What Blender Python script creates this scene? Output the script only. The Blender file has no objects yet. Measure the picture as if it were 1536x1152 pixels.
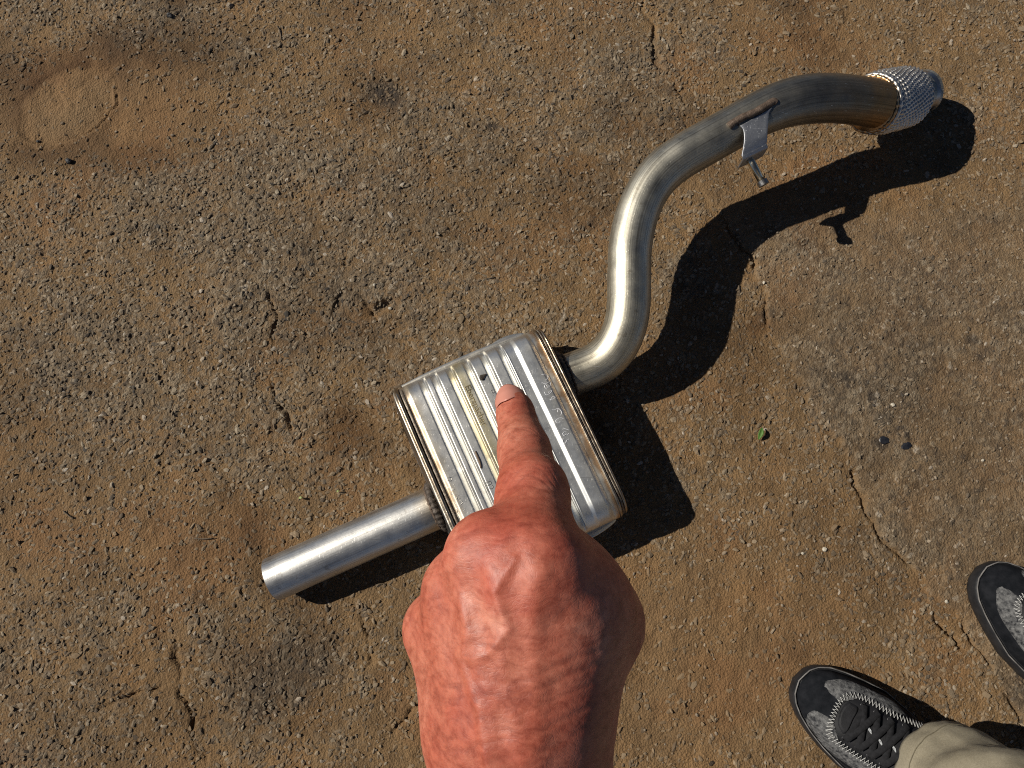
import bpy, bmesh, math, random
import numpy as np
from mathutils import Vector, Matrix

random.seed(7)
RNG = np.random.default_rng(11)
scene = bpy.context.scene
COL = scene.collection

# ------------------------------------------------------------------ camera, sky, sun, exposure
CAM_H, TILT, FPX = 1.12, math.radians(13.0), 1140.0
cam_data = bpy.data.cameras.new("camera")
cam_data.sensor_width = 36.0
cam_data.lens = FPX / 1536.0 * 36.0
cam_data.clip_start, cam_data.clip_end = 0.02, 200.0
cam = bpy.data.objects.new("camera", cam_data)
COL.objects.link(cam)
cam.location = (0, 0, CAM_H)
cam.rotation_euler = (TILT, 0, 0)
scene.camera = cam

SUN_EL, SUN_AZ_TRAVEL = math.radians(38.5), math.radians(-9.0)
trav = Vector((math.cos(SUN_AZ_TRAVEL) * math.cos(SUN_EL), math.sin(SUN_AZ_TRAVEL) * math.cos(SUN_EL), -math.sin(SUN_EL)))
world = bpy.data.worlds.new("World")
scene.world = world
world.use_nodes = True
wn = world.node_tree
bg = wn.nodes["Background"]
sky = wn.nodes.new("ShaderNodeTexSky")
sky.sky_type = 'NISHITA'
sky.sun_disc = False
sky.altitude = 2200.0
sky.air_density = 0.5
sky.dust_density = 0.15
sky.sun_elevation = SUN_EL
sky.sun_rotation = math.atan2(-trav.x, -trav.y)
wn.links.new(sky.outputs[0], bg.inputs[0])
bg.inputs[1].default_value = 0.05
sun_data = bpy.data.lights.new("sun", 'SUN')
sun_data.energy = 5.0
sun_data.angle = math.radians(0.5)
sun_data.color = (1.0, 0.94, 0.84)
sun = bpy.data.objects.new("sun", sun_data)
COL.objects.link(sun)
sun.rotation_euler = trav.to_track_quat('-Z', 'Y').to_euler()
sun.location = (-3, 0, 3)
vs = scene.view_settings
vs.view_transform = 'Standard'
vs.look = 'None'
vs.exposure = 0.0
vs.gamma = 1.0
vs.use_curve_mapping = False
scene.cycles.use_denoising = False
scene.cycles.max_bounces = 8
scene.cycles.filter_width = 1.1

# ------------------------------------------------------------------ helpers
_st, _ct = math.sin(TILT), math.cos(TILT)
def ray(px, py):
    x, y = (px - 768.0) / FPX, (576.0 - py) / FPX
    return np.array([x, y * _ct + _st, y * _st - _ct])
def P(px, py, z):
    """point at height z that stands where the photograph shows it"""
    d = ray(px, py)
    return np.array([0, 0, CAM_H]) + d * ((CAM_H - z) / -d[2])
def Q(px, py, depth):
    return np.array([0, 0, CAM_H]) + ray(px, py) * depth

def mesh_obj(name, verts, faces, mat=None, parent=None, smooth=True, link=True):
    me = bpy.data.meshes.new(name)
    me.from_pydata([tuple(map(float, v)) for v in verts], [], faces)
    me.validate()
    if smooth:
        me.polygons.foreach_set("use_smooth", [True] * len(me.polygons))
    me.update()
    o = bpy.data.objects.new(name, me)
    if mat: me.materials.append(mat)
    COL.objects.link(o)
    if parent: o.parent = parent
    return o
def fix_normals(o):
    bm = bmesh.new(); bm.from_mesh(o.data)
    bmesh.ops.recalc_face_normals(bm, faces=bm.faces)
    bm.to_mesh(o.data); bm.free()
    return o
def empty(name, loc=(0, 0, 0)):
    o = bpy.data.objects.new(name, None)
    o.empty_display_size = 0.05
    o.location = loc
    COL.objects.link(o)
    return o
def tag(o, label=None, cat=None, group=None, kind=None):
    if label: o["label"] = label
    if cat: o["category"] = cat
    if group: o["group"] = group
    if kind: o["kind"] = kind
    return o
def attr(o, name, values):
    a = o.data.attributes.new(name, 'FLOAT', 'POINT')
    a.data.foreach_set("value", np.asarray(values, dtype=np.float32))

def grid_faces(nu, nv, close_u=False, close_v=False):
    f = []
    for i in range(nu if close_u else nu - 1):
        for j in range(nv if close_v else nv - 1):
            a, b = i * nv + j, ((i + 1) % nu) * nv + j
            c, d = ((i + 1) % nu) * nv + (j + 1) % nv, i * nv + (j + 1) % nv
            f.append((a, b, c, d))
    return f
def catmull(pts, n):
    pts = np.asarray(pts, float)
    p = np.vstack([2 * pts[0] - pts[1], pts, 2 * pts[-1] - pts[-2]])
    out = []
    for i in range(1, len(p) - 2):
        for k in range(12):
            t = k / 12
            out.append(.5 * ((2 * p[i]) + (-p[i-1] + p[i+1]) * t + (2*p[i-1] - 5*p[i] + 4*p[i+1] - p[i+2]) * t*t + (-p[i-1] + 3*p[i] - 3*p[i+1] + p[i+2]) * t**3))
    out.append(pts[-1])
    out = np.array(out)
    s = np.r_[0, np.cumsum(np.linalg.norm(np.diff(out, axis=0), axis=1))]
    q = np.linspace(0, s[-1], n)
    return np.stack([np.interp(q, s, out[:, k]) for k in range(out.shape[1])], 1)
def smooth_path(p, it):
    p = p.copy()
    for _ in range(it):
        p[1:-1] = .25 * p[:-2] + .5 * p[1:-1] + .25 * p[2:]
    return p
def frames(path, up=(0, 0, 1)):
    t = np.gradient(path, axis=0)
    t /= np.linalg.norm(t, axis=1)[:, None]
    n = np.array(up, float) - t[0] * np.dot(up, t[0])
    n /= np.linalg.norm(n)
    N = []
    for k in range(len(path)):
        n = n - t[k] * np.dot(n, t[k]); n /= np.linalg.norm(n); N.append(n.copy())
    N = np.array(N)
    return t, N, np.cross(t, N)
def ring_attrs(o, n, seg):
    th = np.linspace(0, 2 * np.pi, seg, endpoint=False)
    attr(o, "ca", np.tile(np.cos(th), n)); attr(o, "sa", np.tile(np.sin(th), n))
def tube(name, path, rad, mat, parent=None, seg=24, caps=True, wob=None):
    path = np.asarray(path, float)
    n = len(path)
    rad = np.broadcast_to(np.asarray(rad, float), (n,))
    T, N, B = frames(path)
    th = np.linspace(0, 2 * np.pi, seg, endpoint=False)
    c, s = np.cos(th), np.sin(th)
    R = rad[:, None] * np.ones(seg)
    if wob is not None: R = R + wob(n, seg)
    V = path[:, None, :] + R[..., None] * (c[None, :, None] * N[:, None, :] + s[None, :, None] * B[:, None, :])
    V = V.reshape(-1, 3)
    F = [(a, d, cc, b) for a, b, cc, d in grid_faces(n, seg, False, True)]
    if caps:
        V = np.vstack([V, path[0], path[-1]])
        i0, i1 = n * seg, n * seg + 1
        for k in range(seg):
            F.append((i0, (k + 1) % seg, k))
            F.append((i1, (n - 1) * seg + k, (n - 1) * seg + (k + 1) % seg))
    o = mesh_obj(name, V, F, mat, parent)
    return fix_normals(o)

# ---- value noise in numpy
def vnoise(x, y, scale, seed):
    r = np.random.default_rng(seed).random((257, 257)).astype(np.float32)
    fx, fy = x / scale + 1000.37, y / scale + 1000.71
    ix, iy = np.floor(fx).astype(np.int64), np.floor(fy).astype(np.int64)
    tx, ty = (fx - ix).astype(np.float32), (fy - iy).astype(np.float32)
    tx, ty = tx * tx * (3 - 2 * tx), ty * ty * (3 - 2 * ty)
    a, b = ix % 256, iy % 256
    return (r[a, b] * (1 - tx) + r[a + 1, b] * tx) * (1 - ty) + (r[a, b + 1] * (1 - tx) + r[a + 1, b + 1] * tx) * ty
def fbm(x, y, scale, seed, oct=4):
    s = 0; a = 1; t = 0
    for k in range(oct):
        s = s + a * vnoise(x, y, scale / 2 ** k, seed + k); t += a; a *= .55
    return s / t
def sstep(a, b, x):
    t = np.clip((x - a) / (b - a), 0, 1)
    return t * t * (3 - 2 * t)
def voronoi(x, y, cell, seed, squash=True):
    """nearest and second nearest distance, random id of the cell, offset to its centre"""
    r = np.random.default_rng(seed).random((4, 256, 256)).astype(np.float32)
    gx, gy = x / cell + 500, y / cell + 500
    ix, iy = np.floor(gx).astype(np.int32), np.floor(gy).astype(np.int32)
    f1 = np.full(x.shape, 9., np.float32); f2 = f1.copy()
    rid = np.zeros(x.shape, np.float32); rid2 = rid.copy(); ox = rid.copy(); oy = rid.copy()
    for dx in (-1, 0, 1):
        for dy in (-1, 0, 1):
            a, b = (ix + dx) % 256, (iy + dy) % 256
            ux = (ix + dx + r[0, a, b] - gx).astype(np.float32)
            uy = (iy + dy + r[1, a, b] - gy).astype(np.float32)
            d = np.sqrt(ux * ux + uy * uy)
            m = d < f1
            f2 = np.where(m, f1, np.minimum(f2, d))
            f1 = np.where(m, d, f1)
            rid = np.where(m, r[2, a, b], rid); rid2 = np.where(m, r[3, a, b], rid2)
            ox = np.where(m, ux, ox); oy = np.where(m, uy, oy)
    return f1, f2, rid, rid2, ox, oy

# ------------------------------------------------------------------ materials
def new_mat(name):
    m = bpy.data.materials.new(name)
    m.use_nodes = True
    nt = m.node_tree
    b = nt.nodes["Principled BSDF"]
    return m, nt, b
def N(nt, t, **kw):
    n = nt.nodes.new(t)
    for k, v in kw.items():
        if k.startswith("i_"):
            key = k[2:]
            n.inputs[int(key) if key.isdigit() else key.replace("_", " ")].default_value = v
        else: setattr(n, k, v)
    return n
def ramp(nt, src, stops):
    r = nt.nodes.new("ShaderNodeValToRGB")
    while len(r.color_ramp.elements) < len(stops): r.color_ramp.elements.new(.5)
    for e, (p, c) in zip(r.color_ramp.elements, stops):
        e.position = p
        e.color = (c, c, c, 1) if isinstance(c, (int, float)) else (*c, 1)
    nt.links.new(src, r.inputs[0])
    return r.outputs[0]
def mix(nt, fac, a, b, mode='MIX'):
    m = nt.nodes.new("ShaderNodeMix")
    m.data_type = 'RGBA'; m.blend_type = mode
    def put(i, v):
        if hasattr(v, "node"): nt.links.new(v, m.inputs[i])
        elif isinstance(v, (int, float)): m.inputs[i].default_value = v if i == 0 else (v, v, v, 1)
        else: m.inputs[i].default_value = (*v, 1)
    put(0, fac); put(6, a); put(7, b)
    return m.outputs[2]
def noise(nt, scale, detail=4, rough=.55, vec=None, dist=0):
    n = N(nt, "ShaderNodeTexNoise")
    n.inputs["Scale"].default_value = scale; n.inputs["Detail"].default_value = detail
    n.inputs["Roughness"].default_value = rough; n.inputs["Distortion"].default_value = dist
    if vec is not None: nt.links.new(vec, n.inputs["Vector"])
    return n.outputs["Fac"]
def objco(nt, scale=None):
    t = N(nt, "ShaderNodeTexCoord")
    if scale is None: return t.outputs["Object"]
    mp = N(nt, "ShaderNodeMapping")
    mp.inputs["Scale"].default_value = scale
    nt.links.new(t.outputs["Object"], mp.inputs[0])
    return mp.outputs[0]
def attrn(nt, name):
    a = N(nt, "ShaderNodeAttribute"); a.attribute_name = name
    return a.outputs["Fac"]
def bump(nt, b, h, strength, dist):
    bp = N(nt, "ShaderNodeBump"); bp.inputs["Strength"].default_value = strength; bp.inputs["Distance"].default_value = dist
    nt.links.new(h, bp.inputs["Height"]); nt.links.new(bp.outputs[0], b.inputs["Normal"])
    return bp

def steel(name, c1, c2, r1, r2, tint_stops=None, streak=0., seam=False, scratch=.25):
    """metal with blotches, fine scratches and an optional heat tint that follows the attribute 'tint'"""
    m, nt, b = new_mat(name)
    co = objco(nt)
    col = mix(nt, ramp(nt, noise(nt, 22, 5, .6, co), [(.35, 0.), (.68, 1.)]), c1, c2)
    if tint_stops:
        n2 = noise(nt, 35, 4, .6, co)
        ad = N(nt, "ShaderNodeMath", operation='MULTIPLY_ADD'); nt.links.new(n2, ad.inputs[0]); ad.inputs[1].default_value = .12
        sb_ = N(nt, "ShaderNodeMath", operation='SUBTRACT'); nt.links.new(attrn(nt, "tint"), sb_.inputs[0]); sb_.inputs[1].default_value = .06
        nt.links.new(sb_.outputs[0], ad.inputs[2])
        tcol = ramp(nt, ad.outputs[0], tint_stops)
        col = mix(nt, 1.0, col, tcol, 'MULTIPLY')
    # scratches: thin stretched noise
    sc = noise(nt, 1.0, 3, .6, objco(nt, (900, 160, 300)), 0)
    scr = ramp(nt, sc, [(.66, 0.), (.72, 1.)])
    pit = ramp(nt, noise(nt, 420, 2, .5, co), [(.70, 0.), (.75, 1.)])
    col = mix(nt, mix(nt, .35, 0., pit), col, (.10, .085, .07))
    for rot_, amt_, tone_ in ((.5, .55, (.92, .91, .88)), (-1.1, .40, (.90, .90, .88)), (1.9, .45, (.16, .14, .12))):
        mpr = N(nt, "ShaderNodeMapping"); mpr.inputs["Rotation"].default_value = (.3 * rot_, .2, rot_); mpr.inputs["Scale"].default_value = (22, 900, 300)
        nt.links.new(co, mpr.inputs[0])
        ln = ramp(nt, noise(nt, 1.0, 2, .5, mpr.outputs[0]), [(.715, 0.), (.745, 1.)])
        col = mix(nt, mix(nt, amt_, 0., ln), col, tone_)
    if seam:
        col = mix(nt, mix(nt, .75, 0., attrn(nt, "seam")), col, (.10, .09, .08))
    sv = None
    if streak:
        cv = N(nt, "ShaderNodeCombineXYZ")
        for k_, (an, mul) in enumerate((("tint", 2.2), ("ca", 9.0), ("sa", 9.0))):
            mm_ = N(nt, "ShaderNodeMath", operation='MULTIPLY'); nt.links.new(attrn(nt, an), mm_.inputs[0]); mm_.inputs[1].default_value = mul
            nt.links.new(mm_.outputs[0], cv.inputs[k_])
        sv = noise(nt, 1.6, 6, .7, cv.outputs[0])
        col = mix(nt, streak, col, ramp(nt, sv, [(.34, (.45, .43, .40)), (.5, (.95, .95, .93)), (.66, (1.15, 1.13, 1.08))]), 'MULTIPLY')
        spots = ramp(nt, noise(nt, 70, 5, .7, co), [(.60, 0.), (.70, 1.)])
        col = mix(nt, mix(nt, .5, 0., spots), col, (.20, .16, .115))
    nt.links.new(col, b.inputs["Base Color"])
    b.inputs["Metallic"].default_value = 1.0
    rg = N(nt, "ShaderNodeMapRange"); rg.inputs[3].default_value = r1; rg.inputs[4].default_value = r2
    nt.links.new(noise(nt, 40, 5, .65, co), rg.inputs[0]); rg.inputs[1].default_value = .3; rg.inputs[2].default_value = .7
    nt.links.new(rg.outputs[0], b.inputs["Roughness"])
    h = mix(nt, .5, noise(nt, 260, 3, .6, co), scr)
    bump(nt, b, h, scratch, .0006)
    return m

def plain(name, c1, c2, scale, rough, metal=0., bmp=.3, bscale=None, bdist=.001, spec=.5):
    m, nt, b = new_mat(name)
    co = objco(nt)
    nt.links.new(mix(nt, ramp(nt, noise(nt, scale, 5, .6, co), [(.35, 0.), (.65, 1.)]), c1, c2), b.inputs["Base Color"])
    b.inputs["Roughness"].default_value = rough
    b.inputs["Metallic"].default_value = metal
    b.inputs["Specular IOR Level"].default_value = spec
    if bmp: bump(nt, b, noise(nt, bscale or scale * 4, 4, .6, co), bmp, bdist)
    return m

M = {}
M['shell'] = steel("muffler_steel", (.76, .75, .725), (.65, .64, .615), .41, .51,
    [(0., (.30, .20, .12)), (.03, (.66, .50, .34)), (.06, (1.0, .92, .78)), (.10, (1, .99, .96)), (.35, (1, 1, .98)), (.42, (1.0, .90, .62)), (.49, (1, .99, .95)), (.88, (.98, 1, 1)), (.965, (1.0, .95, .84)), (.99, (.72, .50, .32))])
M['pipe'] = steel("pipe_steel", (.60, .585, .535), (.48, .465, .42), .42, .54,
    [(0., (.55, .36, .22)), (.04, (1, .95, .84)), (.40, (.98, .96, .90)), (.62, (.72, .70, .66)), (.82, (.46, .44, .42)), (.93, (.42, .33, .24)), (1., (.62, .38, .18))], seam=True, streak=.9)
M['tail'] = steel("tail_pipe_steel", (.69, .68, .655), (.58, .57, .55), .39, .48,
    [(0., (1, 1, 1)), (.86, (1, 1, 1)), (.97, (.95, .78, .56)), (1., (.5, .34, .22))], streak=.6)
M['rim'] = steel("folded_seam_steel", (.46, .39, .30), (.30, .23, .16), .28, .42)
M['rim_bright'] = steel("bright_seam_steel", (.80, .755, .66), (.66, .60, .50), .38, .5)
M['seam_dull'] = plain("seam_weld", (.30, .26, .21), (.14, .10, .07), 140, .5, .6, .8, 500, .001)
M['cap'] = steel("end_cap_steel", (.42, .40, .38), (.33, .29, .25), .26, .4)
M['weld'] = plain("weld_bead", (.13, .105, .085), (.045, .035, .028), 160, .55, .4, .9, 700, .001)
M['weld_brown'] = plain("brown_weld_bead", (.16, .115, .085), (.085, .058, .04), 200, .6, .35, .8, 600, .001)
M['bracket'] = steel("bracket_zinc", (.44, .45, .47), (.35, .36, .38), .46, .6, scratch=.5)
M['stud'] = steel("stud_steel", (.70, .62, .46), (.60, .52, .40), .2, .32)
M['stud_head'] = steel("stud_head_steel", (.28, .27, .26), (.20, .19, .18), .3, .45)
M['braid'] = steel("braided_wire", (.74, .70, .63), (.58, .545, .48), .36, .46)
M['gold'] = steel("heat_gold_collar", (.62, .44, .25), (.46, .29, .15), .3, .45)
M['letters'] = steel("stamped_steel", (.58, .56, .52), (.50, .48, .43), .34, .45)
M['letters_gold'] = steel("stamped_gold_steel", (.52, .42, .24), (.46, .37, .20), .36, .48)
M['scribe'] = plain("white_scratch", (.80, .80, .82), (.7, .7, .72), 90, .5, .4, 0)
M['rust'] = plain("rust_mark", (.22, .155, .10), (.12, .08, .055), 300, .7, .3, .4)

# skin
m, nt, b = new_mat("skin"); M['skin'] = m
co = objco(nt)
blot = ramp(nt, noise(nt, 38, 6, .65, co), [(.30, (.30, .068, .040)), (.45, (.42, .118, .070)), (.58, (.48, .160, .100)), (.74, (.60, .265, .180))])
fine = ramp(nt, noise(nt, 300, 5, .7, co), [(.32, (.62, .50, .46)), (.5, (.95, .93, .92)), (.7, (1.12, 1.10, 1.08))])
c = mix(nt, .75, blot, fine, 'MULTIPLY')
c = mix(nt, attrn(nt, "red"), c, (.40, .062, .036))
c = mix(nt, attrn(nt, "crease"), c, (.20, .045, .028))
# transverse skin lines
mp = N(nt, "ShaderNodeMapping"); mp.inputs["Scale"].default_value = (70, 520, 260)
wob = N(nt, "ShaderNodeTexNoise"); wob.inputs["Scale"].default_value = 55; wob.inputs["Detail"].default_value = 3
nt.links.new(co, wob.inputs["Vector"])
mx = N(nt, "ShaderNodeMix", data_type='VECTOR'); mx.inputs[0].default_value = .016
nt.links.new(co, mx.inputs[4]); nt.links.new(wob.outputs["Color"], mx.inputs[5]); nt.links.new(mx.outputs[1], mp.inputs[0])
lines = noise(nt, 1.0, 4, .6, mp.outputs[0])
lr = ramp(nt, lines, [(.40, 0.), (.54, 1.)])
mp2 = N(nt, "ShaderNodeMapping"); mp2.inputs["Scale"].default_value = (520, 700, 600); nt.links.new(mx.outputs[1], mp2.inputs[0])
v = N(nt, "ShaderNodeTexVoronoi", feature='DISTANCE_TO_EDGE'); v.inputs["Scale"].default_value = 1.0
nt.links.new(mp2.outputs[0], v.inputs["Vector"])
vr = ramp(nt, v.outputs["Distance"], [(0., .45), (.12, 1.)])
c = mix(nt, .45, c, ramp(nt, lines, [(.36, (.62, .48, .44)), (.5, (1, 1, 1)), (.66, (1.18, 1.22, 1.22))]), 'MULTIPLY')
nt.links.new(c, b.inputs["Base Color"])
rg = N(nt, "ShaderNodeMapRange"); rg.inputs[1].default_value = .35; rg.inputs[2].default_value = .65; rg.inputs[3].default_value = .44; rg.inputs[4].default_value = .6
nt.links.new(noise(nt, 60, 4, .6, co), rg.inputs[0]); nt.links.new(rg.outputs[0], b.inputs["Roughness"])
b.inputs["Specular IOR Level"].default_value = .5
b.inputs["Subsurface Weight"].default_value = .10
b.inputs["Subsurface Radius"].default_value = (1.0, .35, .2)
b.inputs["Subsurface Scale"].default_value = .003
hh = mix(nt, .62, mix(nt, .35, lines, vr), noise(nt, 170, 6, .7, co))
bump(nt, b, hh, .40, .0008)
m, nt, b = new_mat("fingernail"); M['nail'] = m
nt.links.new(mix(nt, noise(nt, 120, 3, .5, objco(nt)), (.50, .20, .15), (.57, .26, .20)), b.inputs["Base Color"])
b.inputs["Roughness"].default_value = .32

# shoe materials
M['suede'] = plain("black_suede", (.006, .007, .009), (.014, .015, .018), 90, .85, 0, .5, 900, .0008, .08)
M['sole'] = plain("black_rubber", (.009, .010, .012), (.021, .021, .023), 60, .5, 0, .35, 300, .0008, .3)
M['greysuede'] = plain("grey_scuffed_suede", (.022, .023, .026), (.16, .16, .158), 210, .9, 0, .8, 420, .0015, .1)
M['lacepanel'] = plain("black_leather", (.008, .008, .009), (.015, .015, .017), 80, .6, 0, .4, 500, .0006, .2)
M['lace'] = plain("black_lace", (.009, .009, .010), (.018, .018, .020), 200, .8, 0, .8, 1400, .0006, .15)
M['thread'] = plain("white_thread", (.66, .66, .64), (.48, .48, .46), 300, .8, 0, .5, 1500, .0004)
M['eyelet'] = plain("black_eyelet", (.02, .02, .022), (.035, .035, .038), 200, .35, .3, 0)
M['whitepatch'] = plain("white_fabric", (.50, .52, .53), (.16, .165, .17), 420, .7, 0, .3, 900, .0004)
M['foxing'] = plain("pale_sole_edge", (.20, .19, .18), (.03, .03, .03), 55, .7, 0, .2)
# trousers: woven cotton
m, nt, b = new_mat("khaki_cotton"); M['khaki'] = m
co = objco(nt)
cc = mix(nt, ramp(nt, noise(nt, 14, 5, .6, co), [(.35, 0.), (.65, 1.)]), (.245, .215, .150), (.305, .27, .195))
w1 = N(nt, "ShaderNodeTexWave", wave_type='BANDS', bands_direction='Z'); w1.inputs["Scale"].default_value = 420; w1.inputs["Distortion"].default_value = 2.0
nt.links.new(co, w1.inputs["Vector"])
cc = mix(nt, .5, cc, ramp(nt, noise(nt, 420, 4, .7, co), [(.3, (.45, .43, .38)), (.7, (1, 1, 1))]), 'MULTIPLY')
nt.links.new(cc, b.inputs["Base Color"]); b.inputs["Roughness"].default_value = .9
bump(nt, b, mix(nt, .5, w1.outputs["Fac"], noise(nt, 900, 3, .6, co)), .4, .0008)
M['khaki_thread'] = plain("khaki_thread", (.10, .085, .055), (.14, .12, .08), 200, .9, 0, 0)

# ground: dusty worn asphalt; attributes give what each grain of the surface is
DUSTS = [(.35, (.170, .107, .052)), (.5, (.212, .134, .064)), (.7, (.250, .146, .064))]
STONES = [(0., (.055, .050, .044)), (.15, (.105, .088, .067)), (.5, (.180, .143, .098)), (.85, (.245, .198, .138)), (.965, (.33, .28, .205)), (1., (.48, .43, .36))]
m, nt, b = new_mat("dusty_asphalt"); M['ground'] = m
co = objco(nt)
stone = ramp(nt, attrn(nt, "stone"), STONES)
warm = ramp(nt, noise(nt, 9, 5, .6, co), DUSTS)
dust = mix(nt, .55, warm, ramp(nt, noise(nt, 700, 3, .7, co), [(.32, (.42, .40, .37)), (.55, (1, 1, 1)), (.75, (1.35, 1.32, 1.28))]), 'MULTIPLY')
stone = mix(nt, .5, stone, ramp(nt, noise(nt, 900, 3, .7, co), [(.3, (.5, .5, .5)), (.55, (1, 1, 1)), (.8, (1.4, 1.4, 1.4))]), 'MULTIPLY')
col = mix(nt, attrn(nt, "dust"), stone, dust)
col = mix(nt, attrn(nt, "rusty"), col, (.195, .100, .042))
col = mix(nt, .55, col, ramp(nt, noise(nt, 26, 6, .65, co), [(.32, (.62, .60, .58)), (.5, (1, 1, 1)), (.68, (1.22, 1.2, 1.16))]), 'MULTIPLY')
col = mix(nt, attrn(nt, "tan"), col, (.27, .185, .098))
col = mix(nt, attrn(nt, "stain"), col, (.42, .36, .30), 'MULTIPLY')
col = mix(nt, attrn(nt, "tar"), col, (.020, .019, .019))
nt.links.new(col, b.inputs["Base Color"])
b.inputs["Roughness"].default_value = .88
b.inputs["Specular IOR Level"].default_value = .3
vv = N(nt, "ShaderNodeTexVoronoi"); vv.inputs["Scale"].default_value = 330; nt.links.new(co, vv.inputs["Vector"])
hb = mix(nt, .5, vv.outputs["Distance"], noise(nt, 650, 4, .7, co))
bump(nt, b, hb, .95, .0030)
m, nt, b = new_mat("stone_chips"); M['chips'] = m
co = objco(nt)
st_ = ramp(nt, attrn(nt, "stone"), STONES)
st_ = mix(nt, .45, st_, ramp(nt, noise(nt, 800, 3, .7, co), [(.3, (.55, .55, .55)), (.55, (1, 1, 1)), (.8, (1.35, 1.35, 1.35))]), 'MULTIPLY')
du_ = ramp(nt, noise(nt, 9, 5, .6, co), DUSTS)
st_ = mix(nt, attrn(nt, "film"), st_, du_)
st_ = mix(nt, attrn(nt, "stain"), st_, (.42, .36, .30), 'MULTIPLY')
nt.links.new(st_, b.inputs["Base Color"]); b.inputs["Roughness"].default_value = .85; b.inputs["Specular IOR Level"].default_value = .35
bump(nt, b, noise(nt, 900, 4, .7, co), .5, .0012)
M['grit'] = plain("grit_stone", (.17, .13, .09), (.30, .24, .17), 300, .85, 0, .5)
M['black_stone'] = plain("black_stone", (.012, .012, .013), (.03, .03, .032), 120, .55, 0, .6, 300, .002)
M['pale_stone'] = plain("pale_stone", (.52, .47, .38), (.36, .32, .25), 150, .8, 0, .4)
M['leaf'] = plain("leaf_green", (.10, .20, .035), (.06, .14, .025), 150, .6, 0, .3)
M['leaf_pale'] = plain("leaf_pale", (.30, .34, .12), (.24, .26, .09), 150, .6, 0, .3)
M['twig'] = plain("dry_twig", (.16, .12, .08), (.09, .07, .05), 150, .9, 0, .5)
M['debris'] = plain("dark_debris", (.03, .022, .016), (.06, .045, .032), 300, .85, 0, .5)
M['tarmat'] = plain("tar_spot", (.012, .013, .017), (.022, .023, .028), 150, .35, 0, .5, 300, .001)

# ------------------------------------------------------------------ ground
def axis_lines(a, b, step, far):
    core = np.arange(a, b + 1e-9, step)
    g = step * 1.5 * 1.25 ** np.arange(0, 60)
    o = np.cumsum(g); o = o[o < far]
    return np.r_[(a - o)[::-1], core, b + o]
gx = axis_lines(-1.0, 1.0, .0023, 6.0)
gy = axis_lines(-.40, 1.05, .0023, 6.0)
X, Y = np.meshgrid(gx, gy, indexing='ij')
X = X.astype(np.float64); Y = Y.astype(np.float64)
shape = X.shape
def pw(px, py): return P(px, py, 0)[:2]
def blob(px, py, rx, ry=None, soft=.5, rot=0., wob=.25, seed=1):
    """soft mask round a spot, radii in metres"""
    c = pw(px, py); ry = ry or rx
    dx, dy = X - c[0], Y - c[1]
    u = (dx * math.cos(rot) + dy * math.sin(rot)) / rx
    v = (-dx * math.sin(rot) + dy * math.cos(rot)) / ry
    d = np.sqrt(u * u + v * v) + (WOB - .5) * wob * 2
    return 1 - sstep(1 - soft, 1 + soft, d)
WOB = fbm(X, Y, .06, 70, 4)
WX = X + (fbm(X, Y, .03, 31, 3) - .5) * .022
WY = Y + (fbm(X, Y, .03, 41, 3) - .5) * .022
def polyline_dist(pts, jx, jy):
    d = np.full(shape, 9.); side = np.zeros(shape)
    q = [pw(*p) for p in pts]
    for (a, c) in zip(q[:-1], q[1:]):
        ab = c - a
        t = np.clip(((jx - a[0]) * ab[0] + (jy - a[1]) * ab[1]) / (ab @ ab), 0, 1)
        e = np.hypot(jx - a[0] - t * ab[0], jy - a[1] - t * ab[1])
        s = ab[0] * (jy - a[1]) - ab[1] * (jx - a[0])
        side = np.where(e < d, s, side)
        d = np.minimum(d, e)
    return d, side

big = fbm(X, Y, .45, 3, 4)
mid = fbm(X, Y, .10, 9, 4)
small = fbm(X, Y, .028, 15, 3)
# how much bare stone shows (1) against dust fill (0)
expo = .50 + .55 * (big - .5) + .65 * (mid - .5) + .6 * (small - .5)
crackA = [(1085, 330), (1130, 400), (1148, 440), (1160, 500), (1195, 560), (1215, 610), (1262, 660), (1290, 740), (1322, 800), (1385, 870), (1440, 930), (1520, 1060), (1600, 1200)]
dA, sA = polyline_dist(crackA, WX, WY)
right = sstep(-.004, .006, np.where(sA > 0, dA, -dA))
right = right * sstep(-.18, -.10, X * 0 + .0 - (Y - .72)) if False else right
right *= 1 - sstep(.52, .62, Y + (WOB - .5) * .1)
expo += right * .02
D_patch = blob(110, 155, .125, .10, .35, .3) ; D_patch2 = blob(225, 165, .115, .10, .45)
dustm = np.clip(D_patch + .9 * D_patch2, 0, 1)
for (px, py, rx, ry, k) in [(340, 815, .12, .07, .55), (60, 800, .16, .12, .45), (1000, 1020, .20, .14, .55), (1130, 900, .18, .12, .35), (1200, 40, .12, .07, .55),
                            (1130, 270, .10, .06, .5), (1300, 300, .10, .07, .35), (545, 465, .03, .02, .4), (820, 20, .1, .05, .3), (1180, 700, .1, .05, .3), (640, 1100, .12, .08, .2), (250, 1000, .05, .14, .3)]:
    dustm = np.clip(dustm + k * blob(px, py, rx, ry, .7), 0, 1)
greym = np.zeros(shape)
for (px, py, rx, ry, k) in [(600, 330, .30, .20, .42), (380, 260, .20, .16, .3), (460, 440, .12, .09, .4), (440, 1000, .12, .08, .5), (850, 110, .2, .12, .3), (690, 950, .06, .06, .3), (380, 620, .2, .12, .2), (1340, 560, .16, .14, .45), (1400, 880, .10, .10, .25), (90, 580, .12, .10, .25), (570, 140, .03, .025, .8)]:
    greym = np.clip(greym + k * blob(px, py, rx, ry, .8), 0, 1)
expo = np.clip(expo + greym * .45 - dustm * .42, .06, 1)
rough_strip = np.exp(-((dA - .012) / .035) ** 2) * (1 - right) * sstep(.0, -.1, Y - .1)
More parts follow.
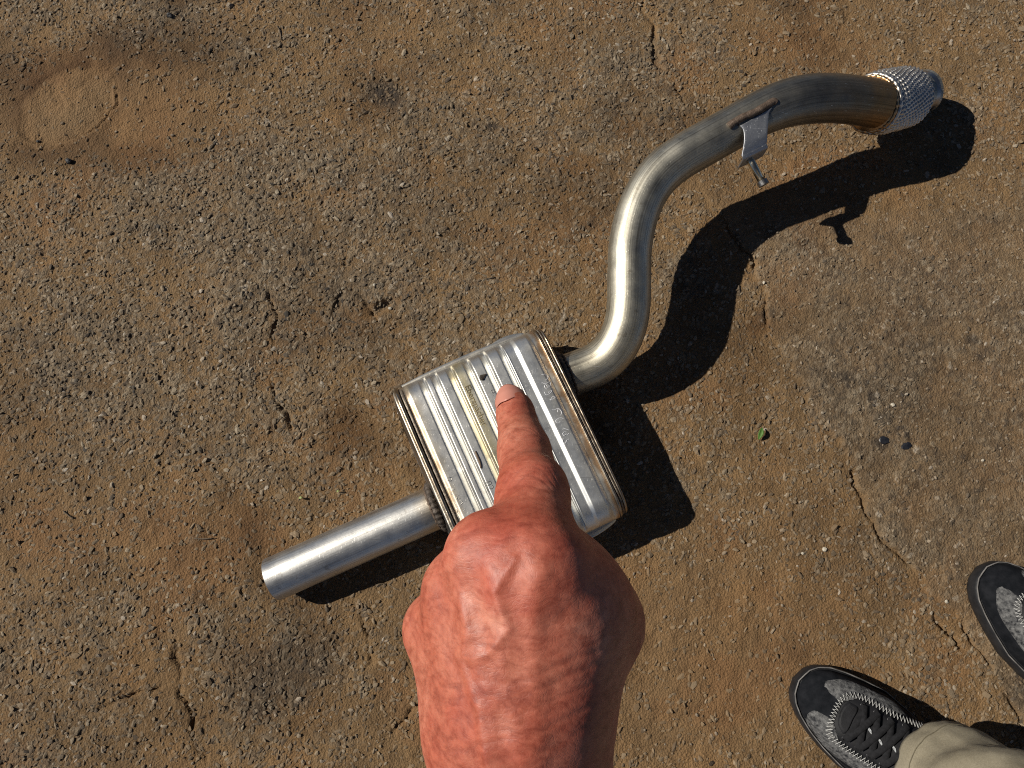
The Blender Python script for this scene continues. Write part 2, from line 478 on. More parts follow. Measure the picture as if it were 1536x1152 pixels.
# relief
Hh = (big - .5) * .014 + (mid - .5) * .007 + (small - .5) * .0035
Hst = np.zeros(shape); stone = np.full(shape, .4); 
SM = 1 - .60 * right                                              # the patch on the far side of the crack is finer
for (cell, amp, pres, edge, sd) in [(.0120, .0018, .12, .34, 101), (.0080, .0016, .40, .36, 202), (.0056, .0013, .75, .42, 303)]:
    xw = (X * .80 - Y * .36) * 1.14 + (vnoise(X, Y, cell * .8, sd + 5) - .5) * cell * .45
    yw = (X * .36 + Y * .80) * .88 + (vnoise(X, Y, cell * .8, sd + 6) - .5) * cell * .45
    f1, f2, r1, r2, ox, oy = voronoi(xw, yw, cell, sd)
    edgef = np.clip((f2 - f1) / edge, 0, 1)
    prof = np.sqrt(edgef)
    ang = r1 * 40.0
    tilt = (ox * np.cos(ang) + oy * np.sin(ang)) * .55 * (.3 + r2)
    lift = pres - np.abs(r1 * 7.13 % 1.0)
    on = lift > 0
    e2 = np.clip(expo * 1.25 + .12, 0, 1)
    h = amp * prof * (.45 + .75 * r2 + tilt) * on * ((.25 + .9 * e2) if cell > .007 else (.5 + .6 * e2))
    if cell > .008: h = h * SM
    take = h > Hst
    stone = np.where(take, (r1 * 13.7 + r2 * 3.1) % 1.0, stone)
    Hst = np.where(take, h, Hst)
fine = (vnoise(X, Y, .0036, 77) - .5) * .0012 + (vnoise(X, Y, .0021, 78) - .5) * .0007
# dust lies in the low places
fill = (.0024 * (1 - expo) + .0004) * (.55 + .9 * vnoise(X, Y, .012, 88))
dustf = sstep(-.0012, .0012, fill - Hst) * (.45 + .55 * (1 - expo)) + .25 + .25 * (1 - expo)
Hsurf = np.maximum(Hst, fill * .8)
Hh = Hh + Hsurf * (1 - .38 * dustm) + fine
# cracks, the sunk edge, pits, the round dish
crk = np.zeros(shape)
def crack(pts, width, depth, gap=.42, seed=1):
    global Hh, crk
    d, _ = polyline_dist(pts, WX + (small - .5) * .02, WY + (mid - .5) * .02)
    w = width * (.3 + 1.4 * vnoise(X, Y, .02, seed))
    on = sstep(gap - .02, gap + .18, vnoise(X, Y, .045, seed + 3))
    c = (1 - sstep(.35, 1.0, d / w)) * on
    Hh = Hh - .95 * depth * c
    crk = np.maximum(crk, c)
crack(crackA, .0045, .0055, .40, 501)
crack([(240, 850), (258, 960), (272, 1000), (276, 1055), (298, 1110), (310, 1160)], .0040, .006, .44, 502)
crack([(395, 380), (408, 440), (415, 500), (400, 560), (440, 640)], .004, .005, .5, 503)
crack([(960, -10), (985, 60), (990, 110), (1020, 150)], .005, .005, .38, 504)
crack([(1335, 820), (1360, 860), (1405, 930), (1470, 1010), (1500, 1060)], .0055, .006, .45, 505)
crack([(90, 1110), (140, 1060), (200, 1040), (250, 1030)], .004, .005, .5, 506)
crack([(480, 400), (540, 440), (600, 520), (590, 600)], .004, .004, .5, 507)
crack([(700, 1010), (640, 1060), (560, 1120), (540, 1170)], .004, .004, .5, 508)
crack([(545, 930), (560, 1000), (540, 1050)], .003, .004, .5, 509)
Hh = Hh + right * .003
for (px, py, rx, ry, rot, dep) in [(507, 455, .005, .022, -.35, .007), (570, 462, .022, .007, .7, .007), (578, 460, .020, .013, .3, .004), (585, 500, .035, .020, .2, .004), (440, 640, .03, .02, 0, .003), (245, 960, .012, .02, 0, .004), (575, 455, .012, .006, .4, .006)]:
    k = blob(px, py, rx, ry, .5, rot, .5)
    Hh = Hh - .6 * dep * k
cD = pw(100, 158)
du, dv = (X - cD[0]) * .74 + (Y - cD[1]) * .67, (X - cD[0]) * .67 - (Y - cD[1]) * .74
ed = np.hypot(du / .088, dv / .064) + (small - .5) * .14 + (mid - .5) * .10 + (fbm(X, Y, .012, 191, 3) - .5) * .10
slope = np.clip((dv / .064 + .75) / 1.75, 0, 1)
Hh = Hh - .0080 * slope * (1 - sstep(.90, 1.0, ed))
Hh = Hh - .0042 * np.exp(-((ed - 1.03) / .034) ** 2) * sstep(.35, .8, slope)
tar = np.zeros(shape)
for (px, py, rx, ry, k) in [(580, 140, .022, .022, .75), (725, 195, .02, .016, .3), (440, 1000, .05, .04, .35), (690, 905, .03, .02, .3), (1322, 665, .014, .010, .75), (1265, 565, .014, .007, .5), (1305, 600, .006, .010, .5), (1455, 510, .010, .008, .6), (1525, 1040, .02, .02, .5), (740, 190, .01, .008, .5), (165, 60, .05, .03, .2)]:
    tar = np.clip(tar + k * blob(px, py, rx, ry, .6, 0, .6), 0, 1)
stain = .75 * sstep(.54, .74, fbm(X, Y, .16, 161, 5)) * sstep(.35, .6, fbm(X, Y, .5, 171, 3))
for (px, py, rx, ry, k) in [(1340, 560, .15, .13, .30), (1430, 760, .12, .14, .18), (250, 75, .11, .05, .6), (170, 235, .10, .025, .5), (60, 110, .10, .05, .4), (30, 150, .05, .09, .35), (660, 300, .12, .10, .25), (500, 480, .10, .06, .35), (430, 1000, .11, .08, .4), (1130, 560, .03, .10, .35), (200, 1080, .12, .08, .25), (560, 150, .05, .05, .5), (700, 950, .07, .05, .4), (20, 640, .08, .12, .3), (1270, 900, .05, .10, .2)]:
    stain = np.clip(stain + k * blob(px, py, rx, ry, .8, 0, .8), 0, .9)
stain *= 1 - .9 * (1 - sstep(.85, 1.0, ed))
stain = np.clip(stain + .26 * np.exp(-((ed - 1.16) / .16) ** 2) * sstep(.2, .6, slope) + .22 * np.exp(-((ed - 1.0) / .12) ** 2) * (1 - sstep(.15, .4, slope)), 0, .9)
rusty = np.clip(.50 * sstep(.52, .72, fbm(X, Y, .11, 61, 4)) + .30 * dustm, 0, 1) * (.45 + .55 * np.clip(dustf, 0, 1)) * .85
rusty *= (1 - .7 * greym) * (1 - .65 * right * sstep(0, .2, dA + .14 - np.abs(X - .62)))
dustf = dustf * (1 - .40 * right)
dustf = np.clip(dustf + dustm * .35 + crk * .1, 0, 1)
# keep the far part beyond the close-up calm
edge_fade = sstep(1.06, 1.25, np.abs(X)) + sstep(.75, .95, np.abs(Y - .33))
Hh = Hh * (1 - np.clip(edge_fade, 0, 1) * .8)
Hh = Hh - np.median(Hh)
nx, ny = shape
V = np.stack([X, Y, Hh], -1).reshape(-1, 3).astype(np.float32)
ii = (np.arange(nx - 1)[:, None] * ny + np.arange(ny - 1)[None, :]).ravel()
Fq = np.stack([ii, ii + ny, ii + ny + 1, ii + 1], 1).astype(np.int32)
me = bpy.data.meshes.new("ground")
me.vertices.add(len(V)); me.vertices.foreach_set("co", V.ravel())
me.loops.add(Fq.size); me.loops.foreach_set("vertex_index", Fq.ravel())
me.polygons.add(len(Fq)); me.polygons.foreach_set("loop_start", np.arange(0, Fq.size, 4, dtype=np.int32))
me.polygons.foreach_set("use_smooth", np.ones(len(Fq), dtype=bool))
me.update(calc_edges=True)
me.materials.append(M['ground'])
ground = bpy.data.objects.new("ground", me)
COL.objects.link(ground)
attr(ground, "stone", np.clip(stone, 0, 1).ravel())
attr(ground, "dust", dustf.ravel())
attr(ground, "rusty", rusty.ravel())
attr(ground, "tar", tar.ravel())
attr(ground, "stain", stain.ravel())
attr(ground, "tan", (.42 * (1 - sstep(.5, 1.05, ed)) * (.35 + .65 * slope)).ravel())
tag(ground, "dusty brown worn asphalt ground with exposed stones and cracks", kind="structure")
def gz(x, y):
    i = min(max(np.searchsorted(gx, x), 0), nx - 1); j = min(max(np.searchsorted(gy, y), 0), ny - 1)
    return float(Hh[i, j])
def gmax(x, y, r):
    i0, i1 = np.searchsorted(gx, [x - r, x + r]); j0, j1 = np.searchsorted(gy, [y - r, y + r])
    return float(np.percentile(Hh[i0:i1 + 1, j0:j1 + 1], 96))

def rock_mesh(r, seed, flat=.6, sub=1):
    bm = bmesh.new()
    bmesh.ops.create_icosphere(bm, subdivisions=sub, radius=1)
    rr = np.random.default_rng(seed)
    planes = rr.normal(size=(7, 3)); planes /= np.linalg.norm(planes, axis=1)[:, None]
    lim = .6 + .35 * rr.random(7)
    for v in bm.verts:
        p = np.array(v.co)
        for n_, l_ in zip(planes, lim):
            d = p @ n_
            if d > l_: p = p - n_ * (d - l_)
        v.co = Vector(p * np.array([1, .6 + .4 * rr.random(), flat]) * r)
    return bm
# loose grit lying on the asphalt: nobody could count it
proto = []
for k in range(8):
    bm = rock_mesh(1.0, 900 + k); 
    proto.append((np.array([v.co[:] for v in bm.verts]), np.array([[v.index for v in f.verts] for f in bm.faces]))); bm.free()
GV, GF, off = [], [], 0
rr = np.random.default_rng(5)
for k in range(3200):
    x, y = rr.uniform(-.95, .95), rr.uniform(-.34, 1.0)
    r = .0011 + .0022 * rr.random() ** 3
    pv, pf = proto[k % 8]
    a = rr.uniform(0, 6.28); R = np.array([[math.cos(a), -math.sin(a), 0], [math.sin(a), math.cos(a), 0], [0, 0, 1]])
    GV.append(pv @ R.T * r + [x, y, gz(x, y) + r * .25]); GF.append(pf + off); off += len(pv)
GV = np.vstack(GV); GF = np.vstack(GF)
grit = mesh_obj("grit", GV, GF.tolist(), M['grit'], None, False)
tag(grit, "loose fine grit scattered over the asphalt", "grit", kind="stuff")

# angular stone chips bedded in the asphalt: far more than anyone could count
ico = bmesh.new(); bmesh.ops.create_icosphere(ico, subdivisions=1, radius=1)
icoV = np.array([v.co[:] for v in ico.verts]); icoF = np.array([[v.index for v in f.verts] for f in ico.faces if f.calc_center_median().z > -.62]); ico.free()
rr = np.random.default_rng(77)
NCH = 100000
cxy = np.stack([rr.uniform(-.96, .96, NCH), rr.uniform(-.36, 1.02, NCH)], 1)
ix_ = np.clip(np.searchsorted(gx, cxy[:, 0]), 0, nx - 1); iy_ = np.clip(np.searchsorted(gy, cxy[:, 1]), 0, ny - 1)
ex_p = expo[ix_, iy_]; du_p = dustm[ix_, iy_]; ri_p = right[ix_, iy_]; ck_p = crk[ix_, iy_]
keep = rr.random(NCH) < (.34 + .66 * ex_p) * (1 - .72 * du_p) * (1 - .30 * ri_p) * (1 - ck_p) * (1 - .6 * (ed[ix_, iy_] < 1.05))
cxy, ix_, iy_, ex_p, du_p, ri_p = cxy[keep], ix_[keep], iy_[keep], ex_p[keep], du_p[keep], ri_p[keep]
NCH = len(cxy)
protoV = []
for k in range(40):
    pl_ = rr.normal(size=(8, 3)); pl_ /= np.linalg.norm(pl_, axis=1)[:, None]; lm = .45 + .45 * rr.random(8)
    v_ = icoV * (1 + .25 * (rr.random((len(icoV), 1)) - .5))
    for n_, l_ in zip(pl_, lm):
        d_ = v_ @ n_; v_ = v_ - np.outer(np.clip(d_ - l_, 0, None), n_)
    protoV.append(v_)
protoV = np.array(protoV)
big_ = rr.random(NCH)
rad_ = (.0020 + .0027 * rr.random(NCH) ** 1.3 + .0022 * np.clip(big_ - .93, 0, 1) / .07 * (1 - ri_p)) * (1 - .25 * ri_p)
asp = np.stack([1.15 + .5 * rr.random(NCH), .65 + .3 * rr.random(NCH), .30 + .20 * rr.random(NCH)], 1)
yaw = rr.normal(.9, .9, NCH); pit = rr.normal(0, .26, NCH)
v_ = protoV[rr.integers(0, 40, NCH)] * asp[:, None, :] * rad_[:, None, None]
c_, s_ = np.cos(pit)[:, None], np.sin(pit)[:, None]
vx, vz = v_[..., 0] * c_ + v_[..., 2] * s_, -v_[..., 0] * s_ + v_[..., 2] * c_
c_, s_ = np.cos(yaw)[:, None], np.sin(yaw)[:, None]
vx, vy = vx * c_ - v_[..., 1] * s_, vx * s_ + v_[..., 1] * c_
zc = Hh[ix_, iy_] + rad_ * asp[:, 2] * (rr.random(NCH) * .85 - .60)
v_ = np.stack([vx + cxy[:, :1], vy + cxy[:, 1:], vz + zc[:, None]], -1)
nvp = len(icoV)
fc = (icoF[None] + (np.arange(NCH) * nvp)[:, None, None]).reshape(-1, 3).astype(np.int32)
me = bpy.data.meshes.new("asphalt_stones")
me.vertices.add(NCH * nvp); me.vertices.foreach_set("co", v_.astype(np.float32).ravel())
me.loops.add(fc.size); me.loops.foreach_set("vertex_index", fc.ravel())
me.polygons.add(len(fc)); me.polygons.foreach_set("loop_start", np.arange(0, fc.size, 3, dtype=np.int32))
me.polygons.foreach_set("use_smooth", np.zeros(len(fc), dtype=bool))
me.update(calc_edges=True); me.materials.append(M['chips'])
chips = bpy.data.objects.new("asphalt_stones", me); COL.objects.link(chips)
tn_ = np.clip(rr.random(NCH) * (1 - .25 * (tar[ix_, iy_] > .3)), 0, 1)
attr(chips, "stone", np.repeat(tn_, nvp))
attr(chips, "stain", np.repeat(stain[ix_, iy_], nvp))
attr(chips, "film", np.repeat(np.clip(.12 + .55 * (1 - ex_p) + .35 * (rr.random(NCH) - .5), 0, .95), nvp))
tag(chips, "small angular brown grey stones bedded in the worn asphalt", "stones", kind="stuff")

# ------------------------------------------------------------------ exhaust
ex = empty("exhaust_pipe", (0.0, 0.16, 0.0))
tag(ex, "steel car exhaust section with ribbed muffler, bent pipe and braided flex joint", "exhaust")
EXI = Matrix.Translation((0, -.16, 0))
def ex_child(o, parent=None):
    """hang a mesh built in world coordinates under the exhaust"""
    p = parent or ex
    o.parent = p
    if p is ex:
        o.matrix_parent_inverse = EXI
    return o
ANG = math.radians(24.5)
MA = np.array([math.cos(ANG), math.sin(ANG), 0.0])     # along the muffler
MB = np.array([math.sin(ANG), -math.cos(ANG), 0.0])    # across it, towards the hand
MC = np.array([-.0070, .1462, .051])
ML, MW, MH, MR = .2070, .1460, .0455, .034
def section(n, w=MW, h=MH, r=MR):
    """rounded flat oval, points and outward normals, starting in the middle of the top"""
    seg = []
    fl, fh = w - r, h - r
    L = [2 * fl, np.pi / 2 * r, 2 * fh, np.pi / 2 * r, 2 * fl, np.pi / 2 * r, 2 * fh, np.pi / 2 * r]
    tot = sum(L)
    pts, nor = [], []
    for q in (np.arange(n) / n * tot + fl) % tot:
        k = 0
        while q > L[k]: q -= L[k]; k += 1
        if k == 0: p, m_ = (-fl + q, h), (0, 1)
        elif k == 1: a = np.pi / 2 - q / r; p, m_ = (fl + r * math.cos(a), fh + r * math.sin(a)), (math.cos(a), math.sin(a))
        elif k == 2: p, m_ = (w, fh - q), (1, 0)
        elif k == 3: a = -q / r; p, m_ = (fl + r * math.cos(a), -fh + r * math.sin(a)), (math.cos(a), math.sin(a))
        elif k == 4: p, m_ = (fl - q, -h), (0, -1)
        elif k == 5: a = -np.pi / 2 - q / r; p, m_ = (-fl + r * math.cos(a), -fh + r * math.sin(a)), (math.cos(a), math.sin(a))
        elif k == 6: p, m_ = (-w, -fh + q), (-1, 0)
        else: a = np.pi - q / r; p, m_ = (-fl + r * math.cos(a), fh + r * math.sin(a)), (math.cos(a), math.sin(a))
        pts.append(p); nor.append(m_)
    return np.array(pts), np.array(nor)
# rib profile along the muffler: 0 on the raised bands, negative in the pressed grooves
def rib(v):
    q = np.linspace(-.05, 1.05, 4401)
    d = np.zeros_like(q)
    for c in (.176, .262, .376, .498, .621, .747):
        d = np.minimum(d, -.0076 * np.interp(q, [c - .032, c + .005, c + .009, c + .022], [0, 1, 1, 0]))
    low = np.interp(q, [.757, .770, .828, .850], [0, 1, 1, 0])
    d = np.minimum(d, -.0034 * low)
    d = d - .0034 * np.interp(q, [.040, .064], [1, 0]) - .0012 * np.interp(q, [.012, .022], [1, 0])
    d = d - .0040 * np.interp(q, [.935, .962], [0, 1])
    k = np.exp(-(np.arange(-48, 49) / 4401 * 1.1 / .0042) ** 2); k /= k.sum()
    d = np.convolve(np.pad(d, 48, mode='edge'), k, 'valid')
    return np.interp(v, q, d)
NU, NV_ = 264, 300
sp, sn = section(NU)
vv_ = np.linspace(0, 1, NV_)
flat_mask = sstep(.10, .80, np.abs(sn[:, 1]))           # grooves run out over the rounded edges
crown = .0035 * (1 - (sp[:, 0] / MW) ** 2) * np.abs(sn[:, 1])
def shell_xyz(b, zz, v, n_b, n_z, off):
    return MC + MA * ((v - .5) * ML) + MB * (b + n_b * off) + np.array([0, 0, 1.]) * (zz + n_z * off)
RB = rib(vv_)
rngs = np.random.default_rng(3)
dent = (fbm(*np.meshgrid(np.arange(NV_) / 60., np.arange(NU) / 30.), 1.2, 19, 3) - .5) * .0011
off = RB[None, :] * flat_mask[:, None] + crown[:, None] + dent
dent_u = ((RB < -.0020)[None, :] * 0)
V = (MC[None, None] + MA[None, None] * ((vv_[None, :, None] - .5) * ML) + MB[None, None] * (sp[:, 0][:, None] + sn[:, 0][:, None] * off)[..., None]
     + np.array([0, 0, 1.])[None, None] * (sp[:, 1][:, None] + sn[:, 1][:, None] * off)[..., None])
shell = fix_normals(mesh_obj("muffler_shell", V.reshape(-1, 3), grid_faces(NU, NV_, True, False), M['shell']))
attr(shell, "tint", np.tile(vv_, NU))
ex_child(shell)
def top_z(b, v):
    """height of the muffler's upper face"""
    return MC[2] + MH + float(np.interp(v, vv_, RB)) + .0035 * (1 - (b / MW) ** 2)
def on_top(b, v, lift=0.):
    return MC + MA * ((v - .5) * ML) + MB * b + np.array([0, 0, top_z(b, v) - MC[2] + lift])
def ring_band(name, v0, prof, mat, n=200):
    """folded seam: small profile (axial offset, outward offset) swept round the section"""
    p, m_ = section(n)
    prof = np.array(prof)
    out = np.zeros((n, len(prof), 3))
    cr = .0035 * (1 - (p[:, 0] / MW) ** 2) * np.abs(m_[:, 1])
    wv = (np.random.default_rng(int(v0 * 100) + 4).random(n) - .5) * .0005
    for k, (a, r) in enumerate(prof):
        o_ = r + cr + wv
        out[:, k] = MC + MA * ((v0 - .5) * ML + a) + MB * (p[:, 0] + m_[:, 0] * o_)[:, None] + np.array([0, 0, 1.]) * (p[:, 1] + m_[:, 1] * o_)[:, None]
    return ex_child(fix_normals(mesh_obj(name, out.reshape(-1, 3), grid_faces(n, len(prof), True, True), mat)))
def bead(a, r, w, h, k=9):
    th = np.linspace(0, 2 * np.pi, k, endpoint=False)
    return [(a + w * math.cos(t), r + h * math.sin(t)) for t in th]
ring_band("end_seam", 0., bead(-.0035, -.0022, .0032, .0040), M['rim'])
ring_band("end_seam", 0., bead(.0030, -.0036, .0028, .0022), M['seam_dull'])
ring_band("end_seam", 0., bead(-.0075, -.0045, .0018, .0022), M['rim_bright'])
ring_band("end_seam", 1., bead(.0025, -.0028, .0024, .0038), M['rim'])
ring_band("end_seam", 1., bead(.0070, -.0044, .0020, .0026), M['seam_dull'])
ring_band("end_seam", 1., bead(.0112, -.0052, .0024, .0034), M['rim'])
def end_cap(v0, sgn):
    n = 160
    p, m_ = section(n)
    lay = [(.0040, -.0055), (.0085, -.0065), (.0105, -.0095), (.0120, -.015), (.0125, -.022), (.0145, -.030), (.0155, -.045)]
    out = []
    for a, r in lay:
        w_, h_ = p[:, 0] + m_[:, 0] * r, p[:, 1] + m_[:, 1] * r
        out.append(MC + MA * ((v0 - .5) * ML + sgn * a) + MB * w_[:, None] + np.array([0, 0, 1.]) * h_[:, None])
    out.append(np.repeat((MC + MA * ((v0 - .5) * ML + sgn * .0162))[None], n, 0) + MB * (p[:, 0] * .55)[:, None])
    return ex_child(fix_normals(mesh_obj("end_cap", np.array(out).reshape(-1, 3), [f for f in grid_faces(len(out), n, False, True)], M['cap'])))
end_cap(0., -1); end_cap(1., 1)
# longitudinal flange seams at the two rounded edges
def edge_strip(sgn, v0, v1, zoff, bulge):
    n = 40
    vs_ = np.linspace(v0, v1, n)
    rows = []
    for i, v in enumerate(vs_):
        k = bulge * math.sin(math.pi * (i / (n - 1))) ** .8
        for (db, dz) in ((-.004, .002), (.0015 + k, .0018), (.0022 + k, 0), (.0015 + k, -.0018), (-.004, -.002)):
            rows.append(MC + MA * ((v - .5) * ML) + MB * sgn * (MW + db) + np.array([0, 0, zoff + dz]))
    return ex_child(fix_normals(mesh_obj("edge_flange", np.array(rows), grid_faces(n, 5, False, True), M['rim_bright'])))
edge_strip(-1, .03, .93, .018, .0035)
edge_strip(-1, .66, .95, .012, .0065)
edge_strip(1, .60, .985, -.012, .0075)

# stamped and scribed writing on the muffler
def text_mesh(body, size, depth):
    cu = bpy.data.curves.new("lettering", 'FONT')
    cu.body = body; cu.size = size; cu.extrude = depth; cu.bevel_depth = depth * .5; cu.bevel_resolution = 1
    cu.resolution_u = 3; cu.align_x = 'LEFT'; cu.align_y = 'CENTER'
    t = bpy.data.objects.new("lettering", cu)
    COL.objects.link(t)
    dg = bpy.context.evaluated_depsgraph_get()
    me_ = bpy.data.meshes.new_from_object(t.evaluated_get(dg))
    bpy.data.objects.remove(t)
    return me_
def stamp(body, size, b0, v0, mat, spacing=1.0, depth=.00022):
    me_ = text_mesh(body, size, depth)
    for v in me_.vertices:
        b_ = b0 + v.co.x * spacing
        a_ = v0 + v.co.y / ML
        v.co = Vector(on_top(b_, a_, v.co.z))
    me_.materials.clear(); me_.materials.append(mat)
    o = bpy.data.objects.new("stamped_lettering", me_)
    COL.objects.link(o)
    return ex_child(o, ex)
def px_to_bv(px, py):
    z = MC[2] + MH + .003
    p = P(px, py, z) - MC
    return float(p @ MB), float(p @ MA) / ML + .5
def strokes(name, lines, r, mat):
    Vs, Fs, o_ = [], [], 0
    for ln in lines:
        bv = [px_to_bv(*q) for q in ln]
        path = np.array([on_top(b_, v_, r * .3) for b_, v_ in bv])
        if len(path) > 2: path = catmull(path, len(path) * 4)
        else: path = np.linspace(path[0], path[1], 5)
        T_, N_, B_ = frames(path)
        th = np.linspace(0, 2 * np.pi, 6, endpoint=False)
        w = r * (.55 + .45 * np.sin(np.linspace(.3, 2.8, len(path))))
        q = path[:, None] + w[:, None, None] * (np.cos(th)[None, :, None] * N_[:, None] + np.sin(th)[None, :, None] * B_[:, None])
        Vs.append(q.reshape(-1, 3)); Fs += [tuple(i + o_ for i in f) for f in grid_faces(len(path), 6, False, True)]; o_ += len(path) * 6
    return ex_child(fix_normals(mesh_obj(name, np.vstack(Vs), Fs, mat)))
b0, v0 = px_to_bv(706, 575); stamp("Eberspächer", .0125, b0, .432, M['letters_gold'], 1.0)
b0, v0 = px_to_bv(740, 582); stamp("BMW", .0125, b0, v0 - .005, M['letters'], 1.05)
b0, v0 = px_to_bv(731, 722); stamp("02/1", .0125, b0, v0 - .002, M['letters'], 1.05)
hc = lambda pts: [(800 + x / 8.86, 550 + y / 8.86) for x, y in pts]
strokes("scribed_marking", [hc(l) for l in (
    [(105, 100), (140, 104), (175, 98)], [(175, 98), (200, 122), (190, 155), (160, 182)], [(110, 210), (165, 225), (205, 205), (228, 190)],
    [(228, 190), (232, 230), (195, 262), (165, 240), (150, 262), (172, 290), (205, 272), (236, 246)],
    [(150, 335), (165, 372), (205, 366), (250, 322), (215, 328), (196, 352)], [(215, 440), (262, 432), (292, 410), (262, 398), (238, 425), (225, 450)],
    [(245, 570), (280, 575), (330, 555), (366, 585), (377, 625), (355, 650)], [(330, 558), (323, 605)],
    [(402, 695), (370, 680), (330, 690), (298, 722), (318, 748), (350, 742), (355, 724)], [(472, 842), (430, 828), (398, 815)],
    [(440, 868), (412, 868), (393, 890), (408, 916), (438, 896), (460, 905), (470, 885)], [(398, 955), (392, 1000), (430, 1018), (443, 978), (478, 970)])], .00045, M['scribe'])
hd = lambda pts: [(640 + x / 8.22, 660 + y / 8.22) for x, y in pts]
strokes("stamped_lettering", [hd(l) for l in (
    [(265, 455), (310, 470)], [(310, 470), (300, 505), (255, 500)], [(240, 580), (345, 545)], [(240, 580), (335, 600)], [(285, 620), (345, 610)], [(318, 600), (310, 660)],
    [(300, 670), (330, 660)], [(330, 720), (400, 680)], [(350, 760), (415, 715)], [(365, 700), (385, 745)], [(345, 790), (425, 740)], [(425, 740), (440, 780), (380, 820)],
    [(365, 850), (445, 770)], [(365, 850), (385, 900)], [(385, 900), (470, 860)], [(380, 930), (410, 985)], [(415, 1030), (520, 975)])], .0006, M['letters'])
strokes("rust_mark", [hd(l) for l in ([(600, 140), (620, 190), (645, 250), (665, 310), (668, 350)],)], .0017, M['rust'])
# a fleck of dirt in the groove lies on the muffler, a thing of its own
b0, v0 = px_to_bv(724, 566)
bm = rock_mesh(.0050, 33, .4, 2)
for v in bm.verts:
    if v.co.x > 0: v.co.y *= .6; v.co.x *= 1.5; v.co.z *= .5
me_ = bpy.data.meshes.new("dirt_crumb"); bm.to_mesh(me_); bm.free(); me_.materials.append(M['debris'])
crumb = bpy.data.objects.new("dirt_crumb", me_); COL.objects.link(crumb)
crumb.location = Vector(on_top(b0, v0, .0015)); crumb.rotation_euler = (0, 0, .75)
tag(crumb, "small black crumb of dirt lying on the ribbed muffler", "dirt")

# pipes
PR = .0310
ta, tb = P(409, 869, PR + .002), P(662, 757, .049)
n = 60
path = ta[None] * (1 - np.linspace(0, 1, n))[:, None] + tb[None] * np.linspace(0, 1, n)[:, None]
tail = tube("tail_pipe", path, PR * .985, M['tail'], None, 64, caps=False)
attr(tail, "tint", np.repeat(np.linspace(0, 1, n), 64)); ring_attrs(tail, n, 64); ex_child(tail)
inner = tube("pipe_bore", path[:-2] + (path[1] - path[0]) * .0, PR * .985 - .0018, M['cap'], None, 48, caps=False); ex_child(inner)
rim = tube("pipe_rim", [ta - (tb - ta) * .002, ta - (tb - ta) * .0008], PR * .972, M['tail'], None, 64, caps=False); attr(rim, "tint", np.zeros(128)); ring_attrs(rim, 2, 64); ex_child(rim)
S = [(835, 570, .051), (852, 563, .052), (870, 556, .053), (893, 550, .057), (915, 534, .065), (933, 507, .077), (942, 475, .088), (944, 435, .098), (943, 395, .105), (948, 350, .110), (962, 302, .117), (990, 259, .126), (1030, 231, .134), (1080, 203, .141), (1130, 175, .147), (1180, 154, .148), (1232, 147, .141), (1280, 150, .126), (1316, 156, .109)]
sp_path = smooth_path(catmull([P(*q) for q in S], 220), 60)
sr = PR * np.ones(220)
sr *= 1 + .11 * sstep(.66, .86, np.linspace(0, 1, 220)) + .008 * np.sin(np.linspace(0, 25, 220))
def crimp(n_, seg):
    # bend marks: slight flattening and ripples on the bends
    t = np.linspace(0, 1, n_)[:, None]; th = np.linspace(0, 2 * np.pi, seg, endpoint=False)[None]
    return .0006 * np.exp(-((t - .33) / .03) ** 2) * np.cos(th * 2 + .5) - .0011 * np.exp(-((t - .30) / .012) ** 2) * np.clip(np.cos(th + 1.2), 0, 1) + .0009 * np.exp(-((t - .55) / .02) ** 2) * np.cos(2 * th)
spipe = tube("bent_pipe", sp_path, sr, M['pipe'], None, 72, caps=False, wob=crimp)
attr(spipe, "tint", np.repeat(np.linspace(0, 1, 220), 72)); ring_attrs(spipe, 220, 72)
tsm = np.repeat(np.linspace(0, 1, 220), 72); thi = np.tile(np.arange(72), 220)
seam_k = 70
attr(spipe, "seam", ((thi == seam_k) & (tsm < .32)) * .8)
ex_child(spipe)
def weld_ring(c, axis, R, r, mat, seed, name="weld_bead"):
    axis = axis / np.linalg.norm(axis)
    u = np.cross(axis, [0, 0, 1.]); u /= np.linalg.norm(u); w = np.cross(axis, u)
    k = 120
    th = np.linspace(0, 2 * np.pi, k, endpoint=False)
    rs = np.random.default_rng(seed)
    wob_ = np.convolve(np.r_[rs.random(k), rs.random(8)], np.ones(5) / 5, 'valid')[:k] - .5
    V_ = []
    for i, t in enumerate(th):
        cen = c + (u * math.cos(t) + w * math.sin(t)) * (R + wob_[i] * .0015) + axis * wob_[(i * 7) % k] * .0022
        rr_ = r * (1 + .45 * math.sin(i * 1.4) * .4 + wob_[(i * 3) % k] * .5)
        for j in range(8):
            a = j / 8 * 2 * np.pi
            V_.append(cen + (u * math.cos(t) + w * math.sin(t)) * math.cos(a) * rr_ + axis * math.sin(a) * rr_)
    return ex_child(fix_normals(mesh_obj(name, np.array(V_), grid_faces(k, 8, True, True), mat)))
tdir = tb - ta; tdir /= np.linalg.norm(tdir)
tc = ta + tdir * (((MC - ta) @ MA - ML / 2 - .0160) / (tdir @ MA))
weld_ring(tc, tdir, PR + .0012, .0045, M['weld'], 1)
weld_ring(tc - tdir * .0050, tdir, PR + .000, .0020, M['weld_brown'], 2)
e0 = sp_path[0]; edir = sp_path[6] - sp_path[0]
edir /= np.linalg.norm(edir)
ke = int(np.searchsorted((sp_path[:60] - MC) @ MA, ML / 2 + .0165))
weld_ring(sp_path[ke], edir, PR + .001, .0045, M['weld'], 3)
weld_ring(sp_path[ke + 2], edir, PR + .000, .0020, M['weld_brown'], 4)

